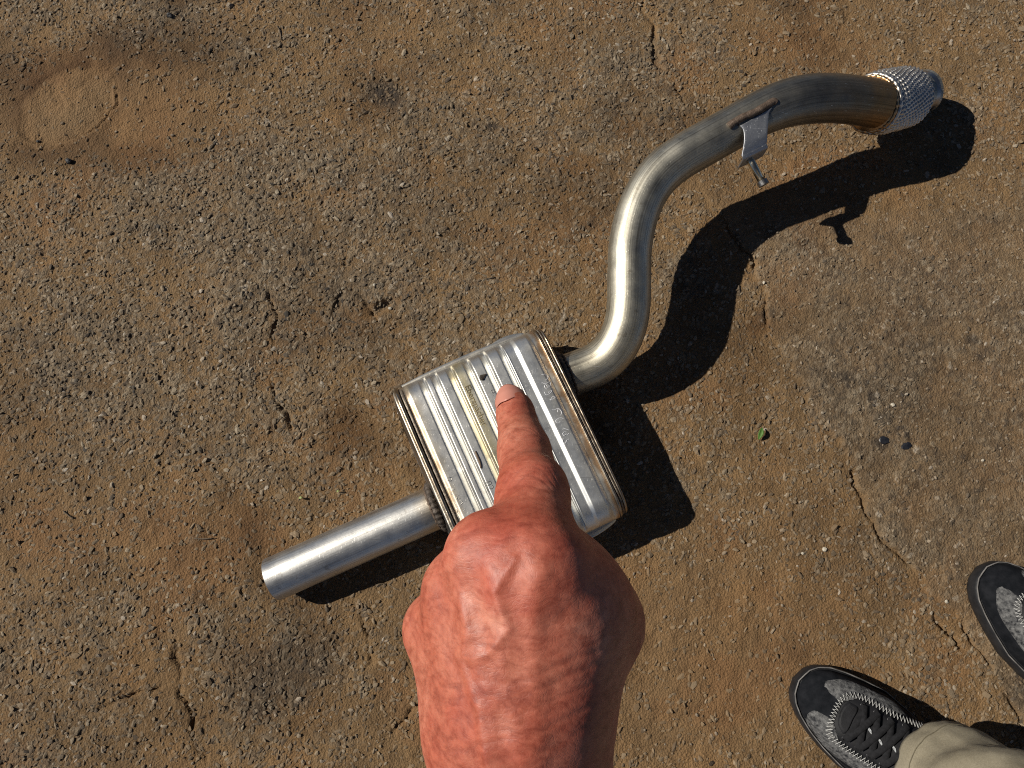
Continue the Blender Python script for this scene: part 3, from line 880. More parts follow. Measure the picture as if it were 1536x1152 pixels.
# flex joint: collar, braided sleeve, outlet
fa, fb = P(1309, 156, .100), P(1358, 146, .054)
fdir = (fb - fa) / np.linalg.norm(fb - fa); FL = np.linalg.norm(fb - fa)
flex = ex_child(tube("flex_collar", [fa - fdir * .010, fa - fdir * .004, fa + fdir * .012], [.0375, .0405, .0405], M['gold'], None, 64))
nr, per, nth = 15, 8, 384
FR = .0455
rows = nr * per
T0 = np.linspace(0, 1, rows)
th = np.linspace(0, 2 * np.pi, nth, endpoint=False)
u = np.cross(fdir, [0, 0, 1.]); u /= np.linalg.norm(u); w = np.cross(fdir, u)
Vb = []; brn = np.random.default_rng(12).random((20, 64))
for i, t in enumerate(T0):
    ph = i / per; kk = int(ph); fr = ph - kk
    body = FR * (1 - .10 * (1 - sstep(0, .09, t)) - .12 * sstep(.93, 1, t)) - .0006
    if kk in (1,): body -= .0012
    prof_ = math.sqrt(max(0., 1 - (2 * fr - 1) ** 2)) if kk < nr else 0
    rr_ = body - .0012 + .0040 * prof_ * (.74 + .26 * np.cos(th * 42 + fr * 5.0 + kk * 1.9 + .6 * np.sin(th * 3 + kk)))
    rr_ = rr_ + .0007 * (brn[kk % 20, (np.arange(nth) * 42 // nth + kk * 7) % 64] - .5) + .0008 * (brn[kk % 20, 3] - .5)
    Vb.append(fa + fdir * (.004 + t * (FL - .002)) + (u[None] * np.cos(th)[:, None] + w[None] * np.sin(th)[:, None]) * rr_[:, None])
braid = ex_child(fix_normals(mesh_obj("braided_sleeve", np.array(Vb).reshape(-1, 3), grid_faces(rows, nth, False, True), M['braid'])))
for nm, t0, R_, r_, mt in (("braid_ring", .001, .0415, .0030, 'braid'), ("collar_ring", -.006, .0395, .0024, 'gold')):
    weld_ring(fa + fdir * t0, fdir, R_, r_, M[mt], 9, nm)
ex_child(tube("end_collar", [fb - fdir * .004, fb + fdir * .004, fb + fdir * .010], [.0400, .0405, .0385], M['cap'], None, 64))
od = P(1416, 128, .036) - fb; od /= np.linalg.norm(od)
op = ex_child(tube("outlet_pipe", [fb, fb + od * .020, fb + od * .038, fb + od * .043], [.0310, .0310, .0312, .0330], M['pipe'], None, 56, caps=False))
attr(op, "tint", np.full(4 * 56, .5)); ring_attrs(op, 4, 56); attr(op, "seam", np.zeros(4 * 56))
ex_child(tube("outlet_bore", [fb + od * .004, fb + od * .0425], [.0290, .0320], M['cap'], None, 48, caps=False))

# hanger bracket welded on the pipe, with its stud
def bk(x, y, z): return P(1080 + x / 7.2, 130 + y / 7.2, z)
zt, zm, zb = .178, .171, .160
outline_top = [bk(180, 425, zt - .006), bk(240, 375, zt - .003), bk(340, 330, zt), bk(440, 285, zt), bk(515, 225, zt), bk(560, 215, zt - .001)]
left = [bk(215, 425, zt - .006), bk(250, 470, zt - .007), bk(260, 570, zt - .010), bk(245, 680, zb + .003), bk(232, 745, zb)]
rightp = [bk(560, 225, zt), bk(528, 285, zt - .003), bk(514, 420, zt - .006), bk(508, 530, zt - .010), bk(500, 615, zb)]
L_, R_ = catmull(left, 24), catmull(rightp, 24)
rows = []
for a, c in zip(L_, R_):
    rows.append([a * (1 - t) + c * t for t in np.linspace(0, 1, 10)])
fold = np.array([0, 0, -1.])
outw = np.cross(R_[-1] - L_[-1], [0, 0, 1.]); outw /= np.linalg.norm(outw)
if outw[1] > 0: outw = -outw
for t in np.linspace(.2, 1, 8):
    a = t * math.pi / 2
    rows.append([p + outw * .005 * math.sin(a) + fold * .005 * (1 - math.cos(a)) for p in rows[23]])
last = rows[-1]
for d in (.006, .015, .023):
    rows.append([p + fold * d * (1 - .15 * (abs(k - 4.5) / 4.5)) for k, p in enumerate(last)])
rows = np.array(rows)
br = mesh_obj("hanger_bracket", rows.reshape(-1, 3), grid_faces(len(rows), 10), M['bracket'])
so = br.modifiers.new("thickness", 'SOLIDIFY'); so.thickness = .0026; so.offset = 0
bv_ = br.modifiers.new("edge", 'BEVEL'); bv_.width = .0005; bv_.segments = 2
ex_child(br)
wp = catmull([bk(95, 430, .171), bk(150, 385, .174), bk(260, 325, .1765), bk(380, 275, .1778), bk(500, 205, .1785), bk(575, 160, .1785), bk(605, 175, .177)], 60)
rs = np.random.default_rng(8)
wb = tube("weld_bead", wp, .0046 + .0016 * np.convolve(rs.random(64), np.ones(5) / 5, 'valid'), M['weld_brown'], None, 12); ex_child(wb)
wp2 = catmull([bk(85, 425, .169), bk(150, 425, .168), bk(200, 420, .169)], 16)
ex_child(tube("weld_bead", wp2, .0034 + .0005 * rs.random(16), M['weld_brown'], None, 10))
s0, s1 = bk(340, 815, .146), bk(450, 1015, .141)
sd = (s1 - s0) / np.linalg.norm(s1 - s0)
st = ex_child(tube("hanger_stud", [s0 - sd * .006, s0, s1], .0054, M['stud'], None, 24))
hdp = [s1 - sd * .0002, s1 - sd * .0001, s1, s1 + sd * .0001, s1 + sd * .0069, s1 + sd * .0070, s1 + sd * .0075, s1 + sd * .0076]
hd_o = tube("stud_head", hdp, [.0050, .0074, .0076, .0077, .0077, .0076, .0068, .0060], M['stud_head'], None, 28); hd_o.data.polygons.foreach_set('use_smooth', [False] * len(hd_o.data.polygons)); ex_child(hd_o)

# ------------------------------------------------------------------ pointing hand (left hand, thumb tucked in)
class Field:
    def __init__(s, lo, hi, h):
        s.lo, s.h = np.array(lo), h
        s.n = np.ceil((np.array(hi) - s.lo) / h).astype(int) + 1
        ax = [s.lo[k] + np.arange(s.n[k]) * h for k in range(3)]
        s.g = np.meshgrid(*[a.astype(np.float32) for a in ax], indexing='ij')
        s.f = np.full(tuple(s.n), 1.0, np.float32)
    def cone(s, a, b, ra, rb, k=.006, sq=None):
        a, b = np.asarray(a, np.float32), np.asarray(b, np.float32)
        m = k + max(ra, rb) + .012
        lo = np.clip(np.floor((np.minimum(a, b) - m - s.lo) / s.h).astype(int), 0, s.n); hi = np.clip(np.ceil((np.maximum(a, b) + m - s.lo) / s.h).astype(int) + 1, 0, s.n)
        sl = tuple(slice(l, h_) for l, h_ in zip(lo, hi))
        x, y, z = (g[sl] for g in s.g)
        ba = b - a; L2 = max(float(ba @ ba), 1e-9)
        t = np.clip(((x - a[0]) * ba[0] + (y - a[1]) * ba[1] + (z - a[2]) * ba[2]) / L2, 0, 1)
        d = np.sqrt((x - a[0] - t * ba[0]) ** 2 + (y - a[1] - t * ba[1]) ** 2 + (z - a[2] - t * ba[2]) ** 2) - (ra + t * (rb - ra))
        f = s.f[sl]
        h_ = np.clip(.5 + .5 * (f - d) / k, 0, 1)
        s.f[sl] = f * (1 - h_) + d * h_ - k * h_ * (1 - h_)
    def mesh(s, smooth=4):
        f = s.f; ins = f < 0
        c = np.zeros(tuple(np.array(f.shape) - 1), np.int8)
        for dx in (0, 1):
            for dy in (0, 1):
                for dz in (0, 1):
                    c += ins[dx:f.shape[0] - 1 + dx, dy:f.shape[1] - 1 + dy, dz:f.shape[2] - 1 + dz]
        cells = np.argwhere((c > 0) & (c < 8))
        idx = np.full(c.shape, -1, np.int64); idx[tuple(cells.T)] = np.arange(len(cells))
        acc = np.zeros((len(cells), 3)); cnt = np.zeros(len(cells))
        corners = [np.array(q) for q in np.ndindex(2, 2, 2)]
        for a in corners:
            for k in range(3):
                if a[k]: continue
                b_ = a.copy(); b_[k] = 1
                fa_ = f[tuple((cells + a).T)]; fb_ = f[tuple((cells + b_).T)]
                m_ = (fa_ < 0) != (fb_ < 0)
                t = np.where(m_, fa_ / np.where(m_, fa_ - fb_, 1), 0)
                p = a[None] + (b_ - a)[None] * t[:, None]
                acc += p * m_[:, None]; cnt += m_
        V = s.lo + (cells + acc / cnt[:, None]) * s.h
        F = []
        for k in range(3):
            o1, o2 = [(1, 2), (2, 0), (0, 1)][k]
            d = [0, 0, 0]; d[k] = 1
            A = ins[:f.shape[0] - d[0], :f.shape[1] - d[1], :f.shape[2] - d[2]]; B = ins[d[0]:, d[1]:, d[2]:]
            e = np.argwhere(A != B)
            e = e[(e[:, o1] > 0) & (e[:, o2] > 0) & (e[:, o1] < c.shape[o1]) & (e[:, o2] < c.shape[o2])]
            flip = ~A[tuple(e.T)]
            q = []
            for s1_, s2_ in ((0, 0), (1, 0), (1, 1), (0, 1)):
                g_ = e.copy(); g_[:, o1] -= 1 - s1_; g_[:, o2] -= 1 - s2_
                q.append(idx[tuple(g_.T)])
            q = np.stack(q, 1)
            q[flip] = q[flip][:, ::-1]
            F.append(q)
        F = np.vstack(F); F = F[(F >= 0).all(1)]
        e = np.vstack([F[:, [0, 1]], F[:, [1, 2]], F[:, [2, 3]], F[:, [3, 0]]]); e = np.vstack([e, e[:, ::-1]])
        deg = np.bincount(e[:, 0], minlength=len(V)).astype(float)
        for _ in range(smooth):
            s_ = np.stack([np.bincount(e[:, 0], V[e[:, 1], k], minlength=len(V)) for k in range(3)], 1) / deg[:, None]
            V = V * .5 + s_ * .5
        return V, F
# hand frame: x right, y towards the fingertips, z towards the viewer; its origin is the wrist
RXh = np.array([1, 0, 0.]); RYh = np.array([0, _ct, _st]); RZh = np.array([0, -_st, _ct])
HO = np.array([0, 0, CAM_H])
def hp(px, py, d): return np.array([(px - 768) / FPX * d, (576 - py) / FPX * d, -d])
HB = hp(784, 1095, .240)                                   # wrist
hf = Field(np.array([-.085, -.42, -.345]), np.array([.080, .012, -.150]), .00125)
C = hf.cone
# index finger
tip, dip, pip, mcp = hp(773, 619, .302), hp(786, 676, .281), hp(799, 745, .256), hp(803, 848, .227)
wr_i, wr_m, wr_r, wr_p = hp(804, 1090, .234), hp(780, 1095, .229), hp(744, 1095, .235), hp(718, 1095, .246)
mm, mr, mp_ = hp(738, 838, .233), hp(698, 886, .243), hp(661, 943, .256)
# back of the hand: bones and the flesh between them, blended softly
lerp = lambda a, b_, t: a + (b_ - a) * t
C(lerp(mcp, wr_i, .12), wr_i, .0142, .0155, .012)
C(lerp(mm, wr_m, .15), wr_m, .0138, .0155, .012)
C(lerp(mr, wr_r, .18), wr_r, .0128, .0150, .012)
C(lerp(mp_, wr_p, .20), wr_p, .0116, .0148, .012)
C(hp(772, 900, .240), hp(786, 1060, .236), .0160, .0165, .014)
C(hp(724, 940, .248), hp(750, 1070, .242), .0160, .0165, .014)
C(hp(775, 960, .264), hp(780, 1070, .254), .0260, .0230, .014)
C(hp(735, 960, .270), hp(750, 1070, .258), .0200, .0200, .014)
cmc, tm, ti, tt = hp(818, 1065, .247), hp(894, 938, .257), hp(876, 866, .284), hp(828, 832, .300)
C(cmc, tm, .0148, .0140, .014)
C(hp(840, 900, .2345), hp(812, 1055, .234), .0165, .0152, .016)
C(hp(868, 922, .241), hp(824, 1050, .240), .0150, .0135, .016)
C(tm, ti, .0136, .0112, .008); C(ti, tt, .0110, .0088, .006)
C(hp(848, 872, .250), hp(880, 930, .252), .0128, .0130, .012)
# knuckles and curled fingers, kept apart from one another
C(mm, lerp(mm, wr_m, .10), .0146, .0132, .004); C(mr, lerp(mr, wr_r, .10), .0136, .0124, .004); C(mp_, lerp(mp_, wr_p, .10), .0124, .0114, .004)
C(mm, hp(738, 828, .274), .0140, .0112, .004); C(hp(738, 828, .274), hp(752, 905, .298), .0110, .0095, .003); C(hp(752, 905, .298), hp(765, 950, .278), .0092, .0080, .003)
C(mr, hp(702, 868, .284), .0130, .0105, .004); C(hp(702, 868, .284), hp(725, 940, .306), .0105, .0092, .003); C(hp(725, 940, .306), hp(740, 985, .286), .0090, .0078, .003)
C(mp_, hp(668, 930, .294), .0118, .0092, .004); C(hp(668, 930, .294), hp(692, 985, .308), .0092, .0082, .003); C(hp(692, 985, .308), hp(715, 1015, .288), .0080, .0070, .003)
# index finger
C(pip, mcp, .0117, .0146, .006); C(mcp, lerp(mcp, wr_i, .1), .0142, .0130, .006)
C(dip, pip, .0095, .0117, .004); C(tip, dip, .0078, .0094, .004)
C(hp(773, 609, .300), tip, .0062, .0070, .003)
C(pip + [0, 0, .0010], pip + [0, .004, .0010], .0103, .0103, .005)
C(hp(838, 842, .257), hp(868, 868, .263), .0110, .0118, .010)
# wrist and forearm
fl, fr = hp(746, 1100, .243), hp(806, 1100, .241)
C(fl, fl + [.004, -.070, .000], .0190, .0215, .012); C(fr, fr + [.018, -.070, .000], .0185, .0230, .012)
C(fl + [.004, -.070, 0], fl + [.006, -.24, -.010], .0215, .034, .012); C(fr + [.018, -.070, 0], fr + [.028, -.24, -.010], .0230, .036, .012)
C(hp(706, 1100, .243), hp(708, 1112, .243), .0090, .0090, .008)       # ulna bump
hV, hF = hf.mesh(12)
# refine once, then creases, tendons and veins as true relief
hand = mesh_obj("pointing_hand", hV, hF.tolist(), M['skin'])
fix_normals(hand)
bm = bmesh.new(); bm.from_mesh(hand.data)
bmesh.ops.subdivide_edges(bm, edges=[e for e in bm.edges if min(e.verts[0].co.y, e.verts[1].co.y) > -.14 and max(e.verts[0].normal.z, e.verts[1].normal.z) > -.15], cuts=1, use_grid_fill=True, smooth=0.6)
bm.normal_update(); bm.to_mesh(hand.data); bm.free()
nv = len(hand.data.vertices)
co_ = np.zeros(nv * 3); hand.data.vertices.foreach_get("co", co_); co_ = co_.reshape(-1, 3)
no_ = np.zeros(nv * 3); hand.data.vertices.foreach_get("normal", no_); no_ = no_.reshape(-1, 3)
front = np.clip(no_[:, 2], 0, 1)
disp = np.zeros(nv); crease = np.zeros(nv); red = np.zeros(nv)
def along(a, b):
    ba = b - a; L = np.linalg.norm(ba); t = (co_ - a) @ ba / L
    r = np.linalg.norm(co_ - a - (t / L)[:, None] * ba, axis=1)
    return t, r, L
fx = fbm(co_[:, 0] + co_[:, 2] * .6, co_[:, 1] - co_[:, 2] * .5, .012, 5, 3) - .5
fn = fbm(co_[:, 0] + co_[:, 2] * .6, co_[:, 1] - co_[:, 2] * .5, .004, 8, 3) - .5
def creases(a, b, list_, rmax, dep, wid, bow):
    global disp, crease
    t, r, L = along(a, b)
    side = (co_[:, 0] - (a + (b - a) * .5)[0])
    for c_ in list_:
        dd = t - c_ * L - bow * side ** 2 * 100 + fx * .0030 - side * .12
        g_ = np.exp(-(dd / wid) ** 2) * np.clip((rmax - r) / .003, 0, 1) * np.clip((front - .35) * 2.5, 0, 1) * (.6 + .9 * np.clip(fn + .5, 0, 1))
        ridge = np.exp(-((np.abs(dd) - wid * 2) / (wid * 1.3)) ** 2) * np.clip((rmax - r) / .003, 0, 1) * np.clip((front - .35) * 2.5, 0, 1)
        disp -= .55 * dep * g_; disp += dep * .2 * ridge
        crease = np.maximum(crease, .55 * g_)
creases(tip, dip, (.80, .93, 1.02), .0135, .00042, .00045, .9)
creases(dip, pip, (.72, .86, .95, 1.09, 1.22), .0155, .00034, .00048, .9)
creases(pip, mcp, (.33, .52), .0165, .00022, .0006, .6)
# skin folds over the back of the hand, running across
t, r, L = along(mcp, wr_i)
for c_, amp, sl, cur in ((.30, .7, .25, 2.), (.40, .9, .28, 3.), (.47, 1.0, .30, 3.), (.55, .8, .30, 3.5), (.66, 1.0, .34, 4.), (.74, .8, .34, 4.), (.95, .9, .15, 2.), (1.05, .9, .12, 2.), (1.16, .7, .1, 2.), (1.45, .5, .05, 1.)):
    x_ = co_[:, 0] - .004
    dd = (-(co_[:, 1] - mcp[1])) - c_ * .066 + x_ * sl - x_ ** 2 * cur + fx * .006
    on_ = np.clip((fbm(co_[:, 0], co_[:, 1], .018, int(c_ * 100), 2) - .33) * 4, 0, 1)
    g_ = np.exp(-(dd / .0007) ** 2) * front * on_
    disp -= .00010 * amp * g_; disp += .00007 * amp * np.exp(-((np.abs(dd) - .0016) / .0011) ** 2) * front * on_
    crease = np.maximum(crease, .22 * amp * g_)
# tendons and veins
def cord(pts, w_, h_):
    global disp
    pts = np.array(pts)
    best = np.full(nv, 9.)
    for a, b in zip(pts[:-1], pts[1:]):
        ba = b - a; t_ = np.clip((co_[:, :2] - a[:2]) @ ba[:2] / (ba[:2] @ ba[:2]), 0, 1)
        best = np.minimum(best, np.linalg.norm(co_[:, :2] - a[:2] - t_[:, None] * ba[:2], axis=1))
    disp += h_ * np.exp(-(best / w_) ** 2) * front
cord([mcp, hp(798, 960, .22), wr_i], .0040, .0008)
cord([mm, hp(752, 960, .22), wr_m], .0036, .0010)
cord([mr, hp(722, 980, .225), wr_r], .0032, .0010)
cord([hp(690, 900, .22), hp(705, 940, .22), hp(690, 990, .22), hp(720, 1050, .22), hp(735, 1130, .22)], .0016, .0008)
cord([hp(770, 830, .22), hp(745, 880, .22), hp(765, 930, .22), hp(735, 970, .22), hp(705, 985, .22)], .0015, .0007)
# hollows between the knuckles
for a, b in ((mcp, mm), (mm, mr), (mr, mp_)):
    c_ = (a + b) / 2 + [0, .004, 0]
    disp -= .0010 * np.exp(-(((co_[:, 0] - c_[0]) / .0048) ** 2 + ((co_[:, 1] - c_[1]) / .010) ** 2)) * front
disp += fx * .0012 * front + fn * .00025
red = np.clip(.30 * np.exp(-(np.linalg.norm(co_ - mcp, axis=1) / .022) ** 2) + .30 * np.exp(-(np.linalg.norm(co_ - pip, axis=1) / .018) ** 2) + .25 * np.clip(fx * 3 + .1, 0, 1)
              + .22 * np.exp(-(np.linalg.norm(co_ - mm, axis=1) / .018) ** 2), 0, .55)
co_ += no_ * disp[:, None]
hand.data.vertices.foreach_set("co", (co_ - HB).ravel()); hand.data.update()
hand.data.polygons.foreach_set("use_smooth", [True] * len(hand.data.polygons))
attr(hand, "crease", np.clip(crease, 0, 1)); attr(hand, "red", red)
HMAT = Matrix(((RXh[0], RYh[0], RZh[0], 0), (RXh[1], RYh[1], RZh[1], 0), (RXh[2], RYh[2], RZh[2], 0), (0, 0, 0, 1)))
hw = HO + RXh * HB[0] + RYh * HB[1] + RZh * HB[2]
hand.matrix_world = Matrix.Translation(Vector(hw)) @ HMAT
tag(hand, "bare left hand and forearm with the index finger pointing down at the muffler", "hand")
# nail of the index finger: thin curved plate lying on the fingertip
fdirh = (tip - dip) / np.linalg.norm(tip - dip)
sidev = np.array([1, .0, 0.]); sidev -= fdirh * (sidev @ fdirh); sidev /= np.linalg.norm(sidev)
upv = np.cross(fdirh, -sidev); 
if upv[2] < 0: upv = -upv
# the nail faces a little to the left as the finger is rolled
rl = math.radians(22); sidev, upv = sidev * math.cos(rl) + upv * math.sin(rl), upv * math.cos(rl) - sidev * math.sin(rl)
rows = []
for i, s_ in enumerate(np.linspace(0, 1, 16)):
    row = []
    halfw = .0052 * (math.sqrt(max(0, 1 - max(0, (.30 - s_) / .30) ** 2 * .75)) if s_ < .3 else 1.0) * (1 - .28 * max(0, (s_ - .8) / .2) ** 2)
    for q in np.linspace(-1, 1, 15):
        a = q * 1.02 * halfw / .0056
        tpos = -.0034 + s_ * .0112 - (q * q) * .0016 * (1 - s_) * -1 - (q * q) * .0018 * s_
        rad = .0095 - .0007 * max(0, s_ - .55) / .45 - .0004 * (1 - s_)
        row.append(tip + fdirh * tpos + sidev * math.sin(a) * (rad * .84) + upv * math.cos(a) * (rad + .0004 * (1 - q * q)))
    rows.append(row)
rows = np.array(rows)
nail = mesh_obj("fingernail", rows.reshape(-1, 3) - HB, grid_faces(16, 15), M['nail'], hand)
sm_ = nail.modifiers.new("thickness", 'SOLIDIFY'); sm_.thickness = .0004; sm_.offset = 1

# ------------------------------------------------------------------ shoes
def make_shoe():
    """left trainer, toe tip at the origin, heel towards +x, outer side towards -y"""
    root = empty("trainer")
    LEN = .285
    xs = np.array([0, .004, .012, .025, .045, .07, .10, .14, .18, .22, .255, .275, .285])
    wi = np.array([.0, .018, .029, .038, .045, .051, .056, .052, .043, .040, .038, .028, .0])     # +y side
    wo = np.array([.0, .016, .026, .035, .044, .051, .056, .053, .046, .041, .038, .028, .0])     # -y side
    hh_ = np.array([.022, .034, .043, .051, .058, .066, .077, .092, .104, .108, .108, .104, .09])
    def W(x, s): return np.interp(x, xs, wi if s > 0 else wo)
    def U(x, q, off=0.):
        """upper: x along, q across (-1..1)"""
        s = 1 if q >= 0 else -1
        w_ = W(x, s); h_ = np.interp(x, xs, hh_)
        a = abs(q) * np.pi / 2
        ex_ = .72
        yy = s * w_ * .97 * math.sin(a) ** ex_ if a > 0 else 0.
        zz = .020 + (h_ - .020) * max(math.cos(a), 0) ** ex_
        # normal, roughly
        nrm = np.array([-.25 if x < .05 else 0, s * math.sin(a) / max(w_, .005) * .03, math.cos(a) + .15]); nrm /= np.linalg.norm(nrm)
        return np.array([x, yy, zz]) + nrm * off
    # upper
    st = np.r_[.0015, np.linspace(.004, .03, 10), np.linspace(.036, .262, 44), np.linspace(.266, .2835, 8)]
    qs = np.linspace(-1, 1, 49)
    V = np.array([[U(x, q) for q in qs] for x in st])
    # shoe opening at the top towards the heel
    op_ = sstep(.165, .185, st)[:, None] * (1 - sstep(.262, .274, st))[:, None] * (1 - sstep(.30, .42, np.abs(qs)))[None]
    V[..., 2] -= op_ * .05
    o = mesh_obj("upper", V.reshape(-1, 3), grid_faces(len(st), 49), M['suede'], root); fix_normals(o)
    # sole with rounded rim
    prof = [(-.004, .0), (.002, .001), (.0034, .006), (.0037, .014), (.0032, .021), (.0012, .0255), (-.004, .0262)]
    ang = []
    xs_s = np.r_[np.linspace(0, .03, 14), np.linspace(.036, .25, 34), np.linspace(.255, .285, 12)]
    loop = [(x, W(x, 1)) for x in xs_s] + [(x, -W(x, -1)) for x in xs_s[::-1][1:-1]]
    loop = np.array(loop)
    tn = np.roll(loop, -1, 0) - np.roll(loop, 1, 0); nn = np.stack([-tn[:, 1], tn[:, 0]], 1); nn /= np.linalg.norm(nn, axis=1)[:, None]
    cen = loop.mean(0)
    if ((loop - cen) * nn).sum() < 0: nn = -nn
    def sweep(prof):
        return np.array([[(*(p + n_ * a), z) for a, z in prof] for p, n_ in zip(loop, nn)])
    Vs = sweep(prof)
    n_ = len(loop)
    F = grid_faces(n_, len(prof), True, False)
    Vs2 = Vs.reshape(-1, 3)
    F.append(tuple(i * len(prof) for i in range(n_)))
    F.append(tuple(i * len(prof) + len(prof) - 1 for i in range(n_))[::-1])
    sole = fix_normals(mesh_obj("sole", Vs2, F, M['sole'], root))
    # thin pale line where sole and upper meet
    p2 = [(.0012, .0262), (.0026, .0256), (.0028, .0272), (.0014, .0276)]
    fx_ = fix_normals(mesh_obj("sole_stitching", sweep(p2).reshape(-1, 3), grid_faces(n_, 4, True, True), M['foxing'], sole))
    def q_of(x, y):
        s = 1 if y >= 0 else -1
        r_ = min(abs(y) / (W(x, s) * .97), .999)
        return s * math.asin(r_ ** (1 / .72)) / (np.pi / 2)
    def patch(name, poly, mat, lift=.0016, nring=7):
        poly = np.array(poly)
        pts = catmull(np.vstack([poly, poly[:1]]), 72)[:-1]
        c_ = pts.mean(0)
        V_, F_ = [], []
        for k in range(1, nring + 1):
            t = k / nring
            l_ = lift if k < nring else -.0006
            tt_ = t if k < nring else 1.012
            for p in pts:
                xy = c_ + (p - c_) * tt_
                V_.append(U(xy[0], q_of(*xy), l_))
        m_ = len(pts)
        V_.append(U(c_[0], q_of(*c_), lift))
        for k in range(nring - 1):
            for i in range(m_):
                F_.append((k * m_ + i, k * m_ + (i + 1) % m_, (k + 1) * m_ + (i + 1) % m_, (k + 1) * m_ + i))
        for i in range(m_): F_.append((len(V_) - 1, (i + 1) % m_, i))
        return fix_normals(mesh_obj(name, V_, F_, mat, root))
    sh = lambda pts: [(x, y - .019) for x, y in pts]
    patch("side_panel", sh([(.0195, .030), (.0185, .037), (.0235, .0435), (.036, .0535), (.052, .060), (.080, .066), (.105, .069), (.118, .062), (.093, .052), (.068, .047), (.046, .036), (.0451, .026), (.0321, .0262)]), M['greysuede'])
    patch("side_panel", sh([(.0215, -.0108), (.0212, -.005), (.0242, -.0015), (.0345, .0005), (.047, .0010), (.049, -.009), (.058, -.0175), (.088, -.0190), (.115, -.017), (.13, -.026), (.105, -.033), (.0636, -.0335), (.0367, -.0235)]), M['greysuede'])
    eye = sh([(.048, .0385), (.044, .027), (.0445, .0116), (.0482, -.003), (.0562, -.0140), (.072, -.0155), (.0871, -.0155), (.1058, -.0142), (.14, -.012), (.17, -.005), (.17, .045), (.14, .0575), (.1083, .0515), (.0931, .0488), (.0756, .0473), (.0603, .0445)])
    pl = patch("lace_panel", eye, M['lacepanel'], .0030)
    patch("toe_overlay", sh([(.051, .034), (.0485, .026), (.049, .012), (.053, .0005), (.061, -.006), (.066, -.005), (.064, .016), (.0625, .034)]), M['lacepanel'], .0046)
    # zigzag stitch round the lace panel
    zg = catmull(np.array(sh([(.150, .0625), (.1285, .0585), (.1083, .0530), (.0931, .0502), (.0756, .0487), (.0603, .0459), (.0482, .0394), (.0429, .0269), (.0435, .0116), (.0472, -.004), (.0552, -.0155), (.0702, -.0170), (.0871, -.0170), (.1058, -.0157), (.125, -.0140), (.150, -.0120)])), 124)
    tn = np.gradient(zg, axis=0); tn /= np.linalg.norm(tn, axis=1)[:, None]
    nn_ = np.stack([-tn[:, 1], tn[:, 0]], 1)
    zz = zg + nn_ * (np.where(np.arange(124) % 2 == 0, 1, -1) * .0031)[:, None]
    path = np.array([U(p[0], q_of(*p), .0026 + (.0012 if k % 2 else 0)) for k, p in enumerate(zz)])
    tube("zigzag_stitching", path, .00078, M['thread'], root, 6)
    # eyelets, laces, white tongue mark
    eL = sh([(.0655, .0384), (.081, .0406), (.0972, .0427), (.1138, .0470), (.131, .050)]); eR = sh([(.0674, -.0088), (.0835, -.0089), (.0979, -.0085), (.113, -.0083), (.131, -.006)])
    for p in eL + eR:
        c_ = U(p[0], q_of(*p), .0034)
        th = np.linspace(0, 2 * np.pi, 15)
        tube("eyelet", [c_ + np.array([.0026 * math.cos(t), .0026 * math.sin(t), 0]) for t in th], .0009, M['eyelet'], root, 6)
    def strip(name, pts, w_, mat, lift):
        pth = catmull(np.array(pts), 22)
        tn = np.gradient(pth, axis=0); tn /= np.linalg.norm(tn, axis=1)[:, None]
        nn_ = np.stack([-tn[:, 1], tn[:, 0]], 1)
        V_ = []
        for k, p in enumerate(pth):
            arch = lift + .0016 * math.sin(math.pi * k / 21)
            for s_, dz in ((-1, 0), (-.6, .0011), (0, .0015), (.6, .0011), (1, 0)):
                q = p + nn_[k] * w_ * s_
                V_.append(U(q[0], q_of(*q), arch + dz))
        return fix_normals(mesh_obj(name, V_, grid_faces(22, 5), mat, root))
    strip("tongue", sh([(.066, .016), (.095, .017), (.13, .019), (.165, .020)]), .0135, M['lacepanel'], .0036)
    for (x, y, w_) in ((.0825, .0177, .0030), (.0975, .0135, .0030), (.1126, .0163, .0035)):
        patch("tongue_mark", sh([(x - .0045, y + .0036), (x - .001, y + .0020), (x + .002, y + .0006), (x + .0052, y - .0040), (x + .0005, y - .0022), (x - .0025, y - .0002)]), M['whitepatch'], .0078, 4)
    for k in range(4):
        strip("shoelace", [eL[k], ((eL[k][0] + eR[k + 1][0]) / 2, (eL[k][1] + eR[k + 1][1]) / 2), eR[k + 1]], .0036, M['lace'], .0074)
        strip("shoelace", [eR[k], ((eR[k][0] + eL[k + 1][0]) / 2, (eR[k][1] + eL[k + 1][1]) / 2), eL[k + 1]], .0036, M['lace'], .0092)
    strip("shoelace", [eL[0], ((eL[0][0] + eR[0][0]) / 2 + .001, 0.), eR[0]], .0036, M['lace'], .0066)
    return root
def copy_tree(o, parent=None):
    c = o.copy(); COL.objects.link(c)
    if parent: c.parent = parent
    for ch in list(o.children): copy_tree(ch, c)
    return c
shoeA = make_shoe()
e1 = P(1450, 1235, .02) - P(1188, 1040, .02); angA = math.atan2(e1[1], e1[0])
e2 = np.array([-math.sin(angA), math.cos(angA), 0])
pA = P(1188, 1040, .02) + e2 * .019 - np.array([math.cos(angA), math.sin(angA), 0]) * .001
zA = gmax(pA[0] + .1, pA[1] - .08, .1) - .0012
shoeA.location = (pA[0], pA[1], zA); shoeA.rotation_euler = (0, 0, angA)
tag(shoeA, "black suede trainer with zigzag stitching, its heel under the khaki trouser hem", "shoe", "pair of trainers")
shoeB = copy_tree(shoeA)
angB = math.radians(-54)
pB = P(1475, 852, .02)
shoeB.scale = (1, -1, 1)
shoeB.location = (pB[0], pB[1], gmax(pB[0] + .06, pB[1] - .06, .08) - .0012); shoeB.rotation_euler = (0, 0, angB)
